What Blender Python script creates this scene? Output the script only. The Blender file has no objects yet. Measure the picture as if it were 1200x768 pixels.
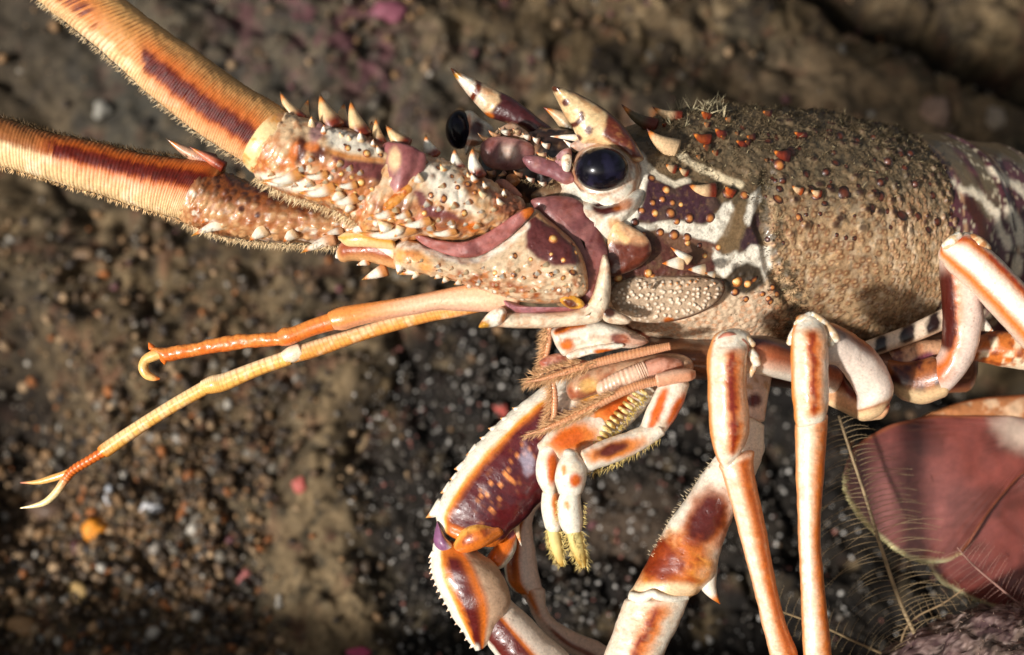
import bpy, math, random
import numpy as np
from mathutils import Vector, Matrix
from mathutils.bvhtree import BVHTree
random.seed(7); RNG = np.random.default_rng(7)
SC = bpy.context.scene
# ------------------------------------------------------------------ camera, world, sun, exposure
S = 0.0004                 # metres per modelling unit (the lobster's carapace is about 18 cm long)
DIST = 2000.0              # camera distance to the lobster, modelling units
PITCH = math.radians(25)   # the camera looks down at a steep rock slope
cp, sp_ = math.cos(PITCH), math.sin(PITCH)
ROT = np.array([[1, 0, 0], [0, cp, sp_], [0, -sp_, cp]])
def W(v):                  # modelling frame (x right, y away, z up) -> world
    return (np.asarray(v, float) @ ROT.T) * S
cam_d = bpy.data.cameras.new('camera'); cam = bpy.data.objects.new('camera', cam_d)
SC.collection.objects.link(cam); SC.camera = cam
cam.location = W([0, -DIST, 0]); cam.rotation_euler = (math.radians(90) - PITCH, 0, 0)
cam_d.sensor_width = 36; cam_d.lens = 36 * DIST / 1200
cam_d.clip_start = 0.01; cam_d.clip_end = 50
cam_d.dof.use_dof = True; cam_d.dof.focus_distance = (DIST - 105) * S; cam_d.dof.aperture_fstop = 5.0
SUN_L = np.array([-0.60, -0.78, -0.21]); sw = SUN_L @ ROT.T; sw = sw / np.linalg.norm(sw)
sun_d = bpy.data.lights.new('sun', 'SUN'); sun = bpy.data.objects.new('sun', sun_d); SC.collection.objects.link(sun)
sun_d.energy = 4.9; sun_d.angle = math.radians(4); sun_d.color = (1.0, 0.965, 0.915)
sun.rotation_euler = Vector(-sw).to_track_quat('-Z', 'Y').to_euler(); sun.location = W([-900, -1500, 600])
wd = bpy.data.worlds.new('World'); SC.world = wd; wd.use_nodes = True
nt = wd.node_tree; bg = nt.nodes['Background']; sky = nt.nodes.new('ShaderNodeTexSky'); sky.sky_type = 'NISHITA'
sky.sun_disc = False; sky.sun_elevation = math.asin(sw[2]); sky.sun_rotation = math.atan2(sw[0], sw[1])
hsv = nt.nodes.new('ShaderNodeHueSaturation'); hsv.inputs['Saturation'].default_value = 0.35
nt.links.new(sky.outputs[0], hsv.inputs['Color']); nt.links.new(hsv.outputs[0], bg.inputs[0]); bg.inputs[1].default_value = 0.11
SC.view_settings.view_transform = 'Standard'; SC.view_settings.look = 'None'; SC.view_settings.gamma = 1
SC.view_settings.exposure = -0.04
# ------------------------------------------------------------------ helpers
def lin(c):
    c = np.asarray(c, float) / 255.0
    return np.where(c <= 0.04045, c / 12.92, ((c + 0.055) / 1.055) ** 2.4)
WH = lin((238, 229, 210)); CR = lin((222, 186, 142)); ORG = lin((214, 112, 36)); RB = lin((120, 42, 20)); DB = lin((66, 22, 22))
PU = lin((92, 48, 52)); PK = lin((172, 112, 106)); YL = lin((232, 168, 60)); TN = lin((176, 142, 108)); OL = lin((92, 78, 54)); DK = lin((34, 20, 16))
DO = lin((172, 76, 24)); BK = lin((20, 14, 12)); GY = lin((190, 176, 160)); LIL = lin((120, 76, 96))
def sm(a, b, x):
    t = np.clip((x - a) / (b - a), 0, 1); return t * t * (3 - 2 * t)
def hsh(i, j, k, s=0):
    n = (i * 374761393 + j * 668265263 + k * 2147483647 + s * 974634777).astype(np.int64) & 0xffffffff
    n = ((n ^ (n >> 13)) * 1274126177) & 0xffffffff
    n = ((n ^ (n >> 16)) * 2246822519) & 0xffffffff
    return ((n ^ (n >> 15)) & 0xffffff) / float(0xffffff)
def vnoise(p, s=0):
    f = np.floor(p); i = f.astype(np.int64); u = p - f; u = u * u * (3 - 2 * u); r = 0
    for a in (0, 1):
        for b in (0, 1):
            for c in (0, 1):
                w = (u[:, 0] if a else 1 - u[:, 0]) * (u[:, 1] if b else 1 - u[:, 1]) * (u[:, 2] if c else 1 - u[:, 2])
                r = r + w * hsh(i[:, 0] + a, i[:, 1] + b, i[:, 2] + c, s)
    return r
def fbm(V, size, o=3, s=0):
    p = np.asarray(V, float) / size + 100.3; a = 1.0; r = 0; t = 0
    for k in range(o):
        r = r + a * vnoise(p, s + k); t += a; a *= 0.5; p = p * 2.03 + 7.1
    return r / t                       # 0..1
def worley(u, v, s=0, jit=0.8):        # distance to nearest feature point (cell units) and a random id of that point
    iu = np.floor(u).astype(np.int64); iv = np.floor(v).astype(np.int64); best = np.full(u.shape, 9.0); bid = np.zeros(u.shape)
    z = np.zeros_like(iu)
    for a in (-1, 0, 1):
        for b in (-1, 0, 1):
            cu, cv = iu + a, iv + b
            fx = cu + .5 + jit * (hsh(cu, cv, z, s) - .5); fy = cv + .5 + jit * (hsh(cu, cv, z, s + 5) - .5)
            d = np.hypot(u - fx, v - fy); m = d < best
            best = np.where(m, d, best); bid = np.where(m, hsh(cu, cv, z, s + 9), bid)
    return best, bid
def P(px, py, d):
    k = (DIST + np.asarray(d, float)) / DIST
    return np.stack(np.broadcast_arrays((np.asarray(px, float) - 600) * k, np.asarray(d, float), -(np.asarray(py, float) - 384) * k), -1)
def proj(V):
    k = DIST / (DIST + V[:, 1]); return V[:, 0] * k + 600, 384 - V[:, 2] * k
def crom(a, n):                        # Catmull-Rom through rows of a, n samples
    a = np.asarray(a, float); m = len(a)
    if m == 2: t = np.linspace(0, 1, n)[:, None]; return a[0] * (1 - t) + a[1] * t
    e = np.vstack([2 * a[0] - a[1], a, 2 * a[-1] - a[-2]]); x = np.linspace(0, m - 1, n); i = np.minimum(x.astype(int), m - 2); u = (x - i)[:, None]
    p0, p1, p2, p3 = e[i], e[i + 1], e[i + 2], e[i + 3]
    return .5 * (2 * p1 + (p2 - p0) * u + (2 * p0 - 5 * p1 + 4 * p2 - p3) * u ** 2 + (3 * p1 - p0 - 3 * p2 + p3) * u ** 3)
class G:                               # what a colour or relief function gets to see
    pass
def mix(c, col, m):
    m = np.clip(m, 0, 1)[:, None]; return c * (1 - m) + np.asarray(col) * m
def base(g, col): return np.tile(np.asarray(col, float), (len(g.V), 1))
def bump(x, c, w): return np.exp(-((x - c) / w) ** 2)
def blob(g, cx, cy, rx, ry, ang=0, soft=.35, wob=.25, ws=14):
    a = math.radians(ang); dx, dy = g.x - cx, g.y - cy; u = dx * math.cos(a) + dy * math.sin(a); v = -dx * math.sin(a) + dy * math.cos(a)
    r = np.hypot(u / rx, v / ry) + wob * (fbm(g.V, ws, 3, int(cx)) - .5) * 2
    return 1 - sm(1 - soft, 1 + soft, r)
def polym(g, pts, soft=3, wob=3, ws=12):
    n = fbm(g.V, ws, 3, 3) - .5; n2 = fbm(g.V, ws, 3, 13) - .5; x = g.x + wob * 2 * n; y = g.y + wob * 2 * n2
    dm = np.full(x.shape, 1e9); ins = np.zeros(x.shape, bool); m = len(pts)
    for i in range(m):
        x0, y0 = pts[i]; x1, y1 = pts[(i + 1) % m]; ex, ey = x1 - x0, y1 - y0
        t = np.clip(((x - x0) * ex + (y - y0) * ey) / (ex * ex + ey * ey + 1e-9), 0, 1)
        dm = np.minimum(dm, np.hypot(x - x0 - t * ex, y - y0 - t * ey))
        c = ((y0 > y) != (y1 > y)) & (x < (x1 - x0) * (y - y0) / (y1 - y0 + 1e-12) + x0); ins ^= c
    return sm(-soft, soft, np.where(ins, dm, -dm))
def linem(g, pts, w, soft=2, wob=2, ws=10):
    n = fbm(g.V, ws, 3, 4) - .5; n2 = fbm(g.V, ws, 3, 14) - .5; x = g.x + wob * 2 * n; y = g.y + wob * 2 * n2; dm = np.full(x.shape, 1e9)
    for (x0, y0), (x1, y1) in zip(pts, pts[1:]):
        ex, ey = x1 - x0, y1 - y0; t = np.clip(((x - x0) * ex + (y - y0) * ey) / (ex * ex + ey * ey + 1e-9), 0, 1)
        dm = np.minimum(dm, np.hypot(x - x0 - t * ex, y - y0 - t * ey))
    return 1 - sm(w - soft, w + soft, dm)
# ------------------------------------------------------------------ materials
def mat(name, rough=.35, coat=.25, spec=.5, nscale=.25, nstr=.15, cvar=.25, sss=0.0, two=False, alpha=1.0, trans=0.0, pits=0.0):
    m = bpy.data.materials.new(name); m.use_nodes = True; t = m.node_tree; b = t.nodes['Principled BSDF']; L = t.links.new
    at = t.nodes.new('ShaderNodeAttribute'); at.attribute_name = 'Col'
    tc = t.nodes.new('ShaderNodeTexCoord'); mp = t.nodes.new('ShaderNodeMapping'); mp.inputs['Scale'].default_value = (1 / S,) * 3
    L(tc.outputs['Object'], mp.inputs[0])
    n = t.nodes.new('ShaderNodeTexNoise'); n.inputs['Scale'].default_value = nscale; n.inputs['Detail'].default_value = 5; n.inputs['Roughness'].default_value = .65
    L(mp.outputs[0], n.inputs['Vector'])
    rp = t.nodes.new('ShaderNodeMapRange'); rp.inputs[1].default_value = .3; rp.inputs[2].default_value = .7
    rp.inputs[3].default_value = 1 - cvar; rp.inputs[4].default_value = 1 + cvar; L(n.outputs[0], rp.inputs[0])
    mx = t.nodes.new('ShaderNodeVectorMath'); mx.operation = 'SCALE'; L(at.outputs['Color'], mx.inputs[0]); L(rp.outputs[0], mx.inputs['Scale'])
    L(mx.outputs[0], b.inputs['Base Color'])
    bp = t.nodes.new('ShaderNodeBump'); bp.inputs['Strength'].default_value = nstr; bp.inputs['Distance'].default_value = 2.5 * S
    L(n.outputs[0], bp.inputs['Height']); L(bp.outputs[0], b.inputs['Normal'])
    r2 = t.nodes.new('ShaderNodeMapRange'); r2.inputs[3].default_value = rough - .1; r2.inputs[4].default_value = rough + .15
    L(n.outputs[0], r2.inputs[0]); L(r2.outputs[0], b.inputs['Roughness'])
    if pits:
        vo = t.nodes.new('ShaderNodeTexVoronoi'); vo.inputs['Scale'].default_value = pits; L(mp.outputs[0], vo.inputs['Vector'])
        n3 = t.nodes.new('ShaderNodeTexNoise'); n3.inputs['Scale'].default_value = .035; n3.inputs['Detail'].default_value = 4; L(mp.outputs[0], n3.inputs['Vector'])
        rr = t.nodes.new('ShaderNodeMapRange'); rr.inputs[1].default_value = .08; rr.inputs[2].default_value = .26; rr.inputs[3].default_value = .62; rr.inputs[4].default_value = 1; L(vo.outputs['Distance'], rr.inputs[0])
        gm = t.nodes.new('ShaderNodeMapRange'); gm.inputs[1].default_value = .46; gm.inputs[2].default_value = .6; L(n3.outputs[0], gm.inputs[0])
        lp = t.nodes.new('ShaderNodeMix'); lp.data_type = 'RGBA'; lp.blend_type = 'MULTIPLY'; L(gm.outputs[0], lp.inputs['Factor']); L(mx.outputs[0], lp.inputs['A'])
        tint = t.nodes.new('ShaderNodeMix'); tint.data_type = 'RGBA'; tint.inputs['A'].default_value = (.5, .28, .14, 1); tint.inputs['B'].default_value = (1, 1, 1, 1); L(rr.outputs[0], tint.inputs['Factor']); L(tint.outputs['Result'], lp.inputs['B']); L(lp.outputs['Result'], b.inputs['Base Color'])
        b2 = t.nodes.new('ShaderNodeBump'); b2.inputs['Strength'].default_value = .25; b2.inputs['Distance'].default_value = 2 * S; L(rr.outputs[0], b2.inputs['Height']); L(bp.outputs[0], b2.inputs['Normal']); L(b2.outputs[0], b.inputs['Normal'])
    b.inputs['Specular IOR Level'].default_value = spec; b.inputs['Coat Weight'].default_value = coat; b.inputs['Coat Roughness'].default_value = .12
    if sss:
        b.inputs['Subsurface Weight'].default_value = sss; b.inputs['Subsurface Radius'].default_value = (1, .45, .2); b.inputs['Subsurface Scale'].default_value = 6 * S
    if trans: b.inputs['Transmission Weight'].default_value = trans
    if alpha < 1: b.inputs['Alpha'].default_value = alpha
    return m
M = dict(shell=mat('wet_shell', .32, .4, .5, .3, .2, .2, .04, pits=.16),
         whip=mat('whip_shell', .5, 0, .35, .3, .15, .18, .12),
         rough_shell=mat('granular_shell', .5, .12, .45, .35, .35, .3),
         skin=mat('smooth_membrane', .42, .15, .45, .16, .16, .22, .15, pits=.22),
         eye=mat('eye', .2, .1, .22, 1.2, .02, .3),
         hair=mat('setae', .6, 0, .3, .1, 0, .15),
         algae=mat('algae_fuzz', .9, 0, .1, .2, 0, .4),
         fan=mat('tail_fan_skin', .3, .6, .5, .06, .08, .2, .1),
         rock=mat('reef_rock', .85, 0, .2, .06, .5, .45),
         stone=mat('pebble_stone', .6, .05, .4, .15, .2, .25),
         hyd=mat('hydroid_stem', .6, 0, .3, .2, 0, .1))
# ------------------------------------------------------------------ mesh writing
ORI = {}
def mesh(name, V, F, C, m, smooth=True):
    V = np.asarray(V, float); c = (V.min(0) + V.max(0)) / 2; Wv = W(V); o = W(c)
    me = bpy.data.meshes.new(name); F = np.asarray(F); nf, k = F.shape
    me.vertices.add(len(V)); me.vertices.foreach_set('co', (Wv - o).astype(np.float32).ravel())
    me.loops.add(nf * k); me.loops.foreach_set('vertex_index', F.astype(np.int32).ravel())
    me.polygons.add(nf); me.polygons.foreach_set('loop_start', np.arange(0, nf * k, k, dtype=np.int32))
    me.polygons.foreach_set('use_smooth', np.full(nf, smooth))
    me.update(calc_edges=True)
    a = me.color_attributes.new('Col', 'FLOAT_COLOR', 'POINT'); cc = np.ones((len(V), 4), np.float32); cc[:, :3] = np.clip(C, 0, 1); a.data.foreach_set('color', cc.ravel())
    me.materials.append(M[m]); me.validate()
    return me, o
def link(name, me, o, parent=None, **kw):
    ob = bpy.data.objects.new(name, me); SC.collection.objects.link(ob); po = np.zeros(3)
    if parent is not None: ob.parent = parent; po = ORI[parent.name]
    ob.location = o - po; ORI[ob.name] = np.asarray(o, float)
    for k, v in kw.items(): ob[k] = v
    return ob
def empty(name, v, **kw):
    ob = bpy.data.objects.new(name, None); SC.collection.objects.link(ob); ob.location = W(v); ob.empty_display_size = .02; ORI[ob.name] = W(v)
    for k, x in kw.items(): ob[k] = x
    return ob
def gridfaces(r, n, closed=True):
    i = np.arange(r - 1)[:, None]; j = np.arange(n if closed else n - 1)[None, :]; j2 = (j + 1) % n
    return np.stack(np.broadcast_arrays(i * n + j, i * n + j2, (i + 1) * n + j2, (i + 1) * n + j), -1).reshape(-1, 4)
def gnormals(A, closed=True):
    du = np.gradient(A, axis=0)
    dv = (np.roll(A, -1, 1) - np.roll(A, 1, 1)) if closed else np.gradient(A, axis=1)
    n = np.cross(du, dv); return n / (np.linalg.norm(n, axis=2, keepdims=True) + 1e-9)
BV = {}
def limb(name, st, parent, colf, n=36, step=2.6, e=2.0, disp=None, cap=(.45, .45), m='shell', side=(0, -1), keep=None, **kw):
    rows = []
    for r in st:
        tx, ty, bx, by, d = r[:5]; h = math.hypot(tx - bx, ty - by) / 2; rd = r[5] if len(r) > 5 else h * .9
        rows.append([tx, ty, bx, by, d, rd])
    rows = np.array(rows, float); mid = (rows[:, :2] + rows[:, 2:4]) / 2
    ln = np.hypot(np.diff(mid[:, 0]), np.hypot(np.diff(mid[:, 1]), np.diff(rows[:, 4]))).sum(); mm = max(8, int(ln / step))
    R = crom(rows, mm); T = P(R[:, 0], R[:, 1], R[:, 4]); B = P(R[:, 2], R[:, 3], R[:, 4]); Cn = (T + B) / 2; H = (T - B) / 2; rd = np.maximum(R[:, 5], .05)
    hl = np.linalg.norm(H, axis=1); tg = np.gradient(Cn, axis=0); tg /= np.linalg.norm(tg, axis=1, keepdims=True) + 1e-9
    t = np.linspace(0, 1, mm); sc = np.ones(mm)
    def capr(i, sgn, amount):
        q = np.linspace(.999, 0, 7)[:-1] if amount > 0 else np.array([.999])
        qa = q * math.pi / 2; s = np.cos(qa); return Cn[i] + sgn * tg[i] * (np.sin(qa) * hl[i] * amount)[:, None], np.tile(H[i], (len(q), 1)), np.full(len(q), rd[i]), s, np.full(len(q), t[i])
    a = capr(0, -1, cap[0]); z = capr(-1, 1, cap[1])
    Cn = np.vstack([a[0], Cn, z[0][::-1]]); H = np.vstack([a[1], H, z[1][::-1]]); rd = np.r_[a[2], rd, z[2][::-1]]; sc = np.r_[a[3], sc, z[3][::-1]]; t = np.r_[a[4], t, z[4][::-1]]
    if cap[0] <= 0: sc[0] = 1
    th = np.linspace(0, 2 * math.pi, n, endpoint=False); cs, sn = np.cos(th), np.sin(th); ce = np.sign(cs) * np.abs(cs) ** (2 / e); se = np.sign(sn) * np.abs(sn) ** (2 / e)
    sv = np.array([side[0], side[1], 0.0])
    A = Cn[:, None] + H[:, None] * (ce[None, :, None] * sc[:, None, None]) + sv * (rd * sc)[:, None, None] * se[None, :, None]
    r = len(t); V = A.reshape(-1, 3); g = G(); g.V = V; g.x, g.y = proj(V); g.t = np.repeat(t, n); g.s = np.tile(cs, r); g.f = np.tile(sn, r); g.th = np.tile(th, r); g.ln = ln
    g.N = gnormals(A).reshape(-1, 3)
    ctr = np.repeat(Cn, n, 0); sg = np.sign(np.median(((V - ctr) * g.N).sum(1))); g.N *= sg if sg else 1
    if disp is not None: V = V + g.N * disp(g)[:, None]
    C = colf(g); F = gridfaces(r, n); F = F[:, ::-1] if sg < 0 else F
    if keep: BV[keep] = (V, F)
    me, o = mesh(name, V, F, C, m); return link(name, me, o, parent, **kw)
def rod(name, path, parent, colf, n=16, step=2.2, **kw):       # rows x, y, d, r
    p = crom(path, max(10, len(path) * 4)); tx = np.gradient(p[:, 0]); ty = np.gradient(p[:, 1]); l = np.hypot(tx, ty) + 1e-6; nx, ny = ty / l, -tx / l
    r = np.maximum(p[:, 3], .06)
    st = np.stack([p[:, 0] + nx * r, p[:, 1] + ny * r, p[:, 0] - nx * r, p[:, 1] - ny * r, p[:, 2], r], 1)
    return limb(name, st, parent, colf, n=n, step=step, **kw)
def pillow(name, outline, d, H, parent, colf, axis=None, n=150, K=14, p=2.0, back=.8, m='shell', disp=None, raw=False, keep=None, **kw):
    o = np.array(outline, float); cl = np.vstack([o, o[:1]]); seg = np.hypot(*np.diff(cl, axis=0).T)
    e = np.vstack([o[-1:], cl, o[1:2]]) ; m_ = len(o); x = np.linspace(0, m_, n, endpoint=False); i = x.astype(int); u = (x - i)[:, None]
    p0, p1, p2, p3 = e[i], e[i + 1], e[i + 2], e[(i + 3) % len(e)]
    O = .5 * (2 * p1 + (p2 - p0) * u + (2 * p0 - 5 * p1 + 4 * p2 - p3) * u ** 2 + (3 * p1 - p0 - 3 * p2 + p3) * u ** 3)
    if axis is None:
        c = O.mean(0); q = O - c; w, vec = np.linalg.eigh(q.T @ q / len(q)); L = math.sqrt(w[1] * 2); l2 = math.sqrt(w[0] * 2); ax = np.array([c - vec[:, 1] * (L - l2 * .75), c + vec[:, 1] * (L - l2 * .75)])
    else: ax = np.array(axis, float)
    best = np.full(n, 1e9); AX = np.zeros((n, 2))
    for a, b in zip(ax[:-1], ax[1:]):
        ab = b - a; t = np.clip(((O - a) @ ab) / (ab @ ab + 1e-9), 0, 1); q = a + t[:, None] * ab; dd = np.hypot(*(O - q).T); mk = dd < best; best[mk] = dd[mk]; AX[mk] = q[mk]
    ks = 1 - np.cos(np.linspace(0, math.pi / 2, K)); ks = ks / ks[-1]
    rows, kk, ff = [], [], []
    def ring(k, f):
        q = O * (1 - k) + AX * k; h = H * (1 - (1 - k) ** p) ** (1 / p) * (f if f > 0 else f * back)
        dd = d(q[:, 0], q[:, 1]) if callable(d) else np.full(n, float(d)); rows.append(P(q[:, 0], q[:, 1], dd) + np.array([0, -1, 0]) * h); kk.append(np.full(n, k)); ff.append(np.full(n, f))
    for k in ks[::-1]: ring(k, 1)
    for k in ks[1:]: ring(k, -1)
    A = np.array(rows); V = A.reshape(-1, 3); g = G(); g.V = V; g.x, g.y = proj(V); g.k = np.concatenate(kk); g.f = np.concatenate(ff); g.N = gnormals(A).reshape(-1, 3)
    g.N *= np.where((g.N[:, 1] * -g.f) < 0, -1, 1)[:, None]
    if disp is None: disp = lambda g: ((fbm(g.V, 14, 3, 211) - .5) * 3.4 + (fbm(g.V, 4.5, 2, 212) - .5) * 1.1) * sm(0, .3, g.k)
    V = V + g.N * disp(g)[:, None]
    F = gridfaces(len(rows), n); C = colf(g)
    if m in ('shell', 'skin'): C = mix(C, C * lin((176, 128, 92)) * 1.6, sm(.5, .66, fbm(V, 9, 4, 213)) * .5); C = mix(C, C * .55, sm(.62, .7, fbm(V, 2.6, 2, 214)) * .45)
    # orient outward
    a, b, c = V[F[0, 0]], V[F[0, 1]], V[F[0, 2]]
    fn = np.cross(V[F[:, 1]] - V[F[:, 0]], V[F[:, 2]] - V[F[:, 0]]); front = np.arange(len(F)) < len(F) // 2
    if np.median(fn[front][:, 1]) > 0: F = F[:, ::-1]
    if keep: BV[keep] = (V, F)
    me, og = mesh(name, V, F, C, m); return link(name, me, og, parent, **kw)
def spine(b, tip, r, parent, cb=CR, cm=WH, ct=DK, db=-150, dt=None, bend=0, name='spine', m='shell', band=None, **kw):
    dt = db if dt is None else dt; b = np.array(b, float); tp = np.array(tip, float); v = tp - b; nrm = np.array([v[1], -v[0]]); path = []
    for q in np.linspace(0, 1, 7):
        c = b + v * q + nrm * bend * math.sin(q * math.pi); path.append((c[0], c[1], db + (dt - db) * q, r * (1 - q ** 1.35) + .25))
    def cf(g):
        c = base(g, cb); c = mix(c, cm, sm(.12, .4, g.t)); c = mix(c, ORG * .8 + YL * .2, sm(.66, .84, g.t)); c = mix(c, ct, sm(.8, .95, g.t))
        if band is not None: c = mix(c, band, bump(g.t, .28, .16) * 1.3)
        return c
    return rod(name, path, parent, cf, n=16, step=max(.8, np.hypot(*v) / 16), cap=(.3, .1), m=m, **kw)
def hairs(name, p0, dr, ln, r, col, parent, m='hair', curve=.0, **kw):
    p0 = np.asarray(p0, float); dr = np.asarray(dr, float); N = len(p0); dr = dr / (np.linalg.norm(dr, axis=1, keepdims=True) + 1e-9); ln = np.broadcast_to(ln, N)[:, None]; r = np.broadcast_to(r, N)[:, None]
    a = np.cross(dr, RNG.normal(size=(N, 3))); a /= np.linalg.norm(a, axis=1, keepdims=True) + 1e-9; b = np.cross(dr, a); cv = RNG.normal(size=(N, 3)) * curve
    rings = []
    for q, w in ((0, 1), (.5, .75)):
        for k in range(3):
            an = k * 2.0944; rings.append(p0 + (dr * q + cv * q * q) * ln + (a * math.cos(an) + b * math.sin(an)) * r * w)
    rings.append(p0 + (dr + cv) * ln); V = np.stack(rings, 1).reshape(-1, 3); i = np.arange(N)[:, None, None] * 7
    q = []
    for k in range(3):
        k2 = (k + 1) % 3; q += [[k, k2, k2 + 3], [k, k2 + 3, k + 3], [k + 3, k2 + 3, 6]]
    F = (i + np.array(q)[None]).reshape(-1, 3); C = np.asarray(col, float); C = np.repeat(np.broadcast_to(C, (N, 3)), 7, 0)
    me, o = mesh(name, V, F, C, m, smooth=False); kw.setdefault('kind', 'stuff'); return link(name, me, o, parent, **kw)
def bvh(key, stride=1):
    V, F = BV[key]; return BVHTree.FromPolygons([tuple(v) for v in V], [tuple(f) for f in F])
TREES = {}
def hit(key, px, py):
    if key not in TREES: TREES[key] = bvh(key)
    o = Vector((0, -DIST, 0)); q = P(px, py, 0); dr = (Vector(q) - o).normalized(); h = TREES[key].ray_cast(o, dr)
    if h[0] is None: return None
    n = h[1]; n = n if n.dot(dr) < 0 else -n
    return np.array(h[0]), np.array(n)
# ---- shared dome for tubercles
def dome_mesh(name, c_top, c_mid, c_rim, pointy=1.0, m='shell'):
    rings = [(1.25, -.15), (1.0, .0), (.92, .3), (.72, .62), (.42, .86), (.15, .98)]; nn = 12; V = []; C = []
    cols = [c_rim, c_rim, c_rim * .5 + c_mid * .5, c_mid, c_top, c_top]
    for (r, h), c in zip(rings, cols):
        for k in range(nn): a = 2 * math.pi * k / nn; V.append((r * math.cos(a) , r * math.sin(a), h * pointy)); C.append(c)
    V.append((0, 0, 1.0 * pointy)); C.append(c_top); V = np.array(V) ; F = [tuple(f) for f in gridfaces(len(rings), nn)]
    top = len(V) - 1; F += [((len(rings) - 1) * nn + k, (len(rings) - 1) * nn + (k + 1) % nn, top) for k in range(nn)]
    me = bpy.data.meshes.new(name); me.from_pydata([tuple(v) for v in V], [], F); me.polygons.foreach_set('use_smooth', [True] * len(F))
    a = me.color_attributes.new('Col', 'FLOAT_COLOR', 'POINT'); cc = np.ones((len(V), 4), np.float32); cc[:, :3] = np.array(C); a.data.foreach_set('color', cc.ravel()); me.materials.append(M[m]); return me
DOME = dict(amber=dome_mesh('amber_tubercle', lin((198, 128, 66)), lin((138, 76, 42)), lin((66, 36, 28)), .9),
            dark=dome_mesh('dark_tubercle', lin((96, 46, 28)), lin((70, 32, 20)), lin((40, 24, 18)), .95),
            gold=dome_mesh('gold_tubercle', lin((240, 200, 130)), lin((222, 150, 70)), lin((150, 80, 40)), 1.0),
            pearl=dome_mesh('pearl_tubercle', lin((238, 226, 206)), lin((215, 190, 160)), lin((150, 120, 96)), .9))
def tubercle(key, px, py, r, kind, parent, tilt=(0, 0)):
    h = hit(key, px, py)
    if h is None: return
    pos, n = h; nw = Vector(n @ ROT.T); o = W(pos); ob = link('tubercle', DOME[kind], o, parent)
    q = nw.to_track_quat('Z', 'Y'); ob.rotation_mode = 'QUATERNION'; ob.rotation_quaternion = q; r *= .82; ob.scale = (r * S, r * S, r * S * (.34 + .22 * random.random())); return ob
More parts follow.
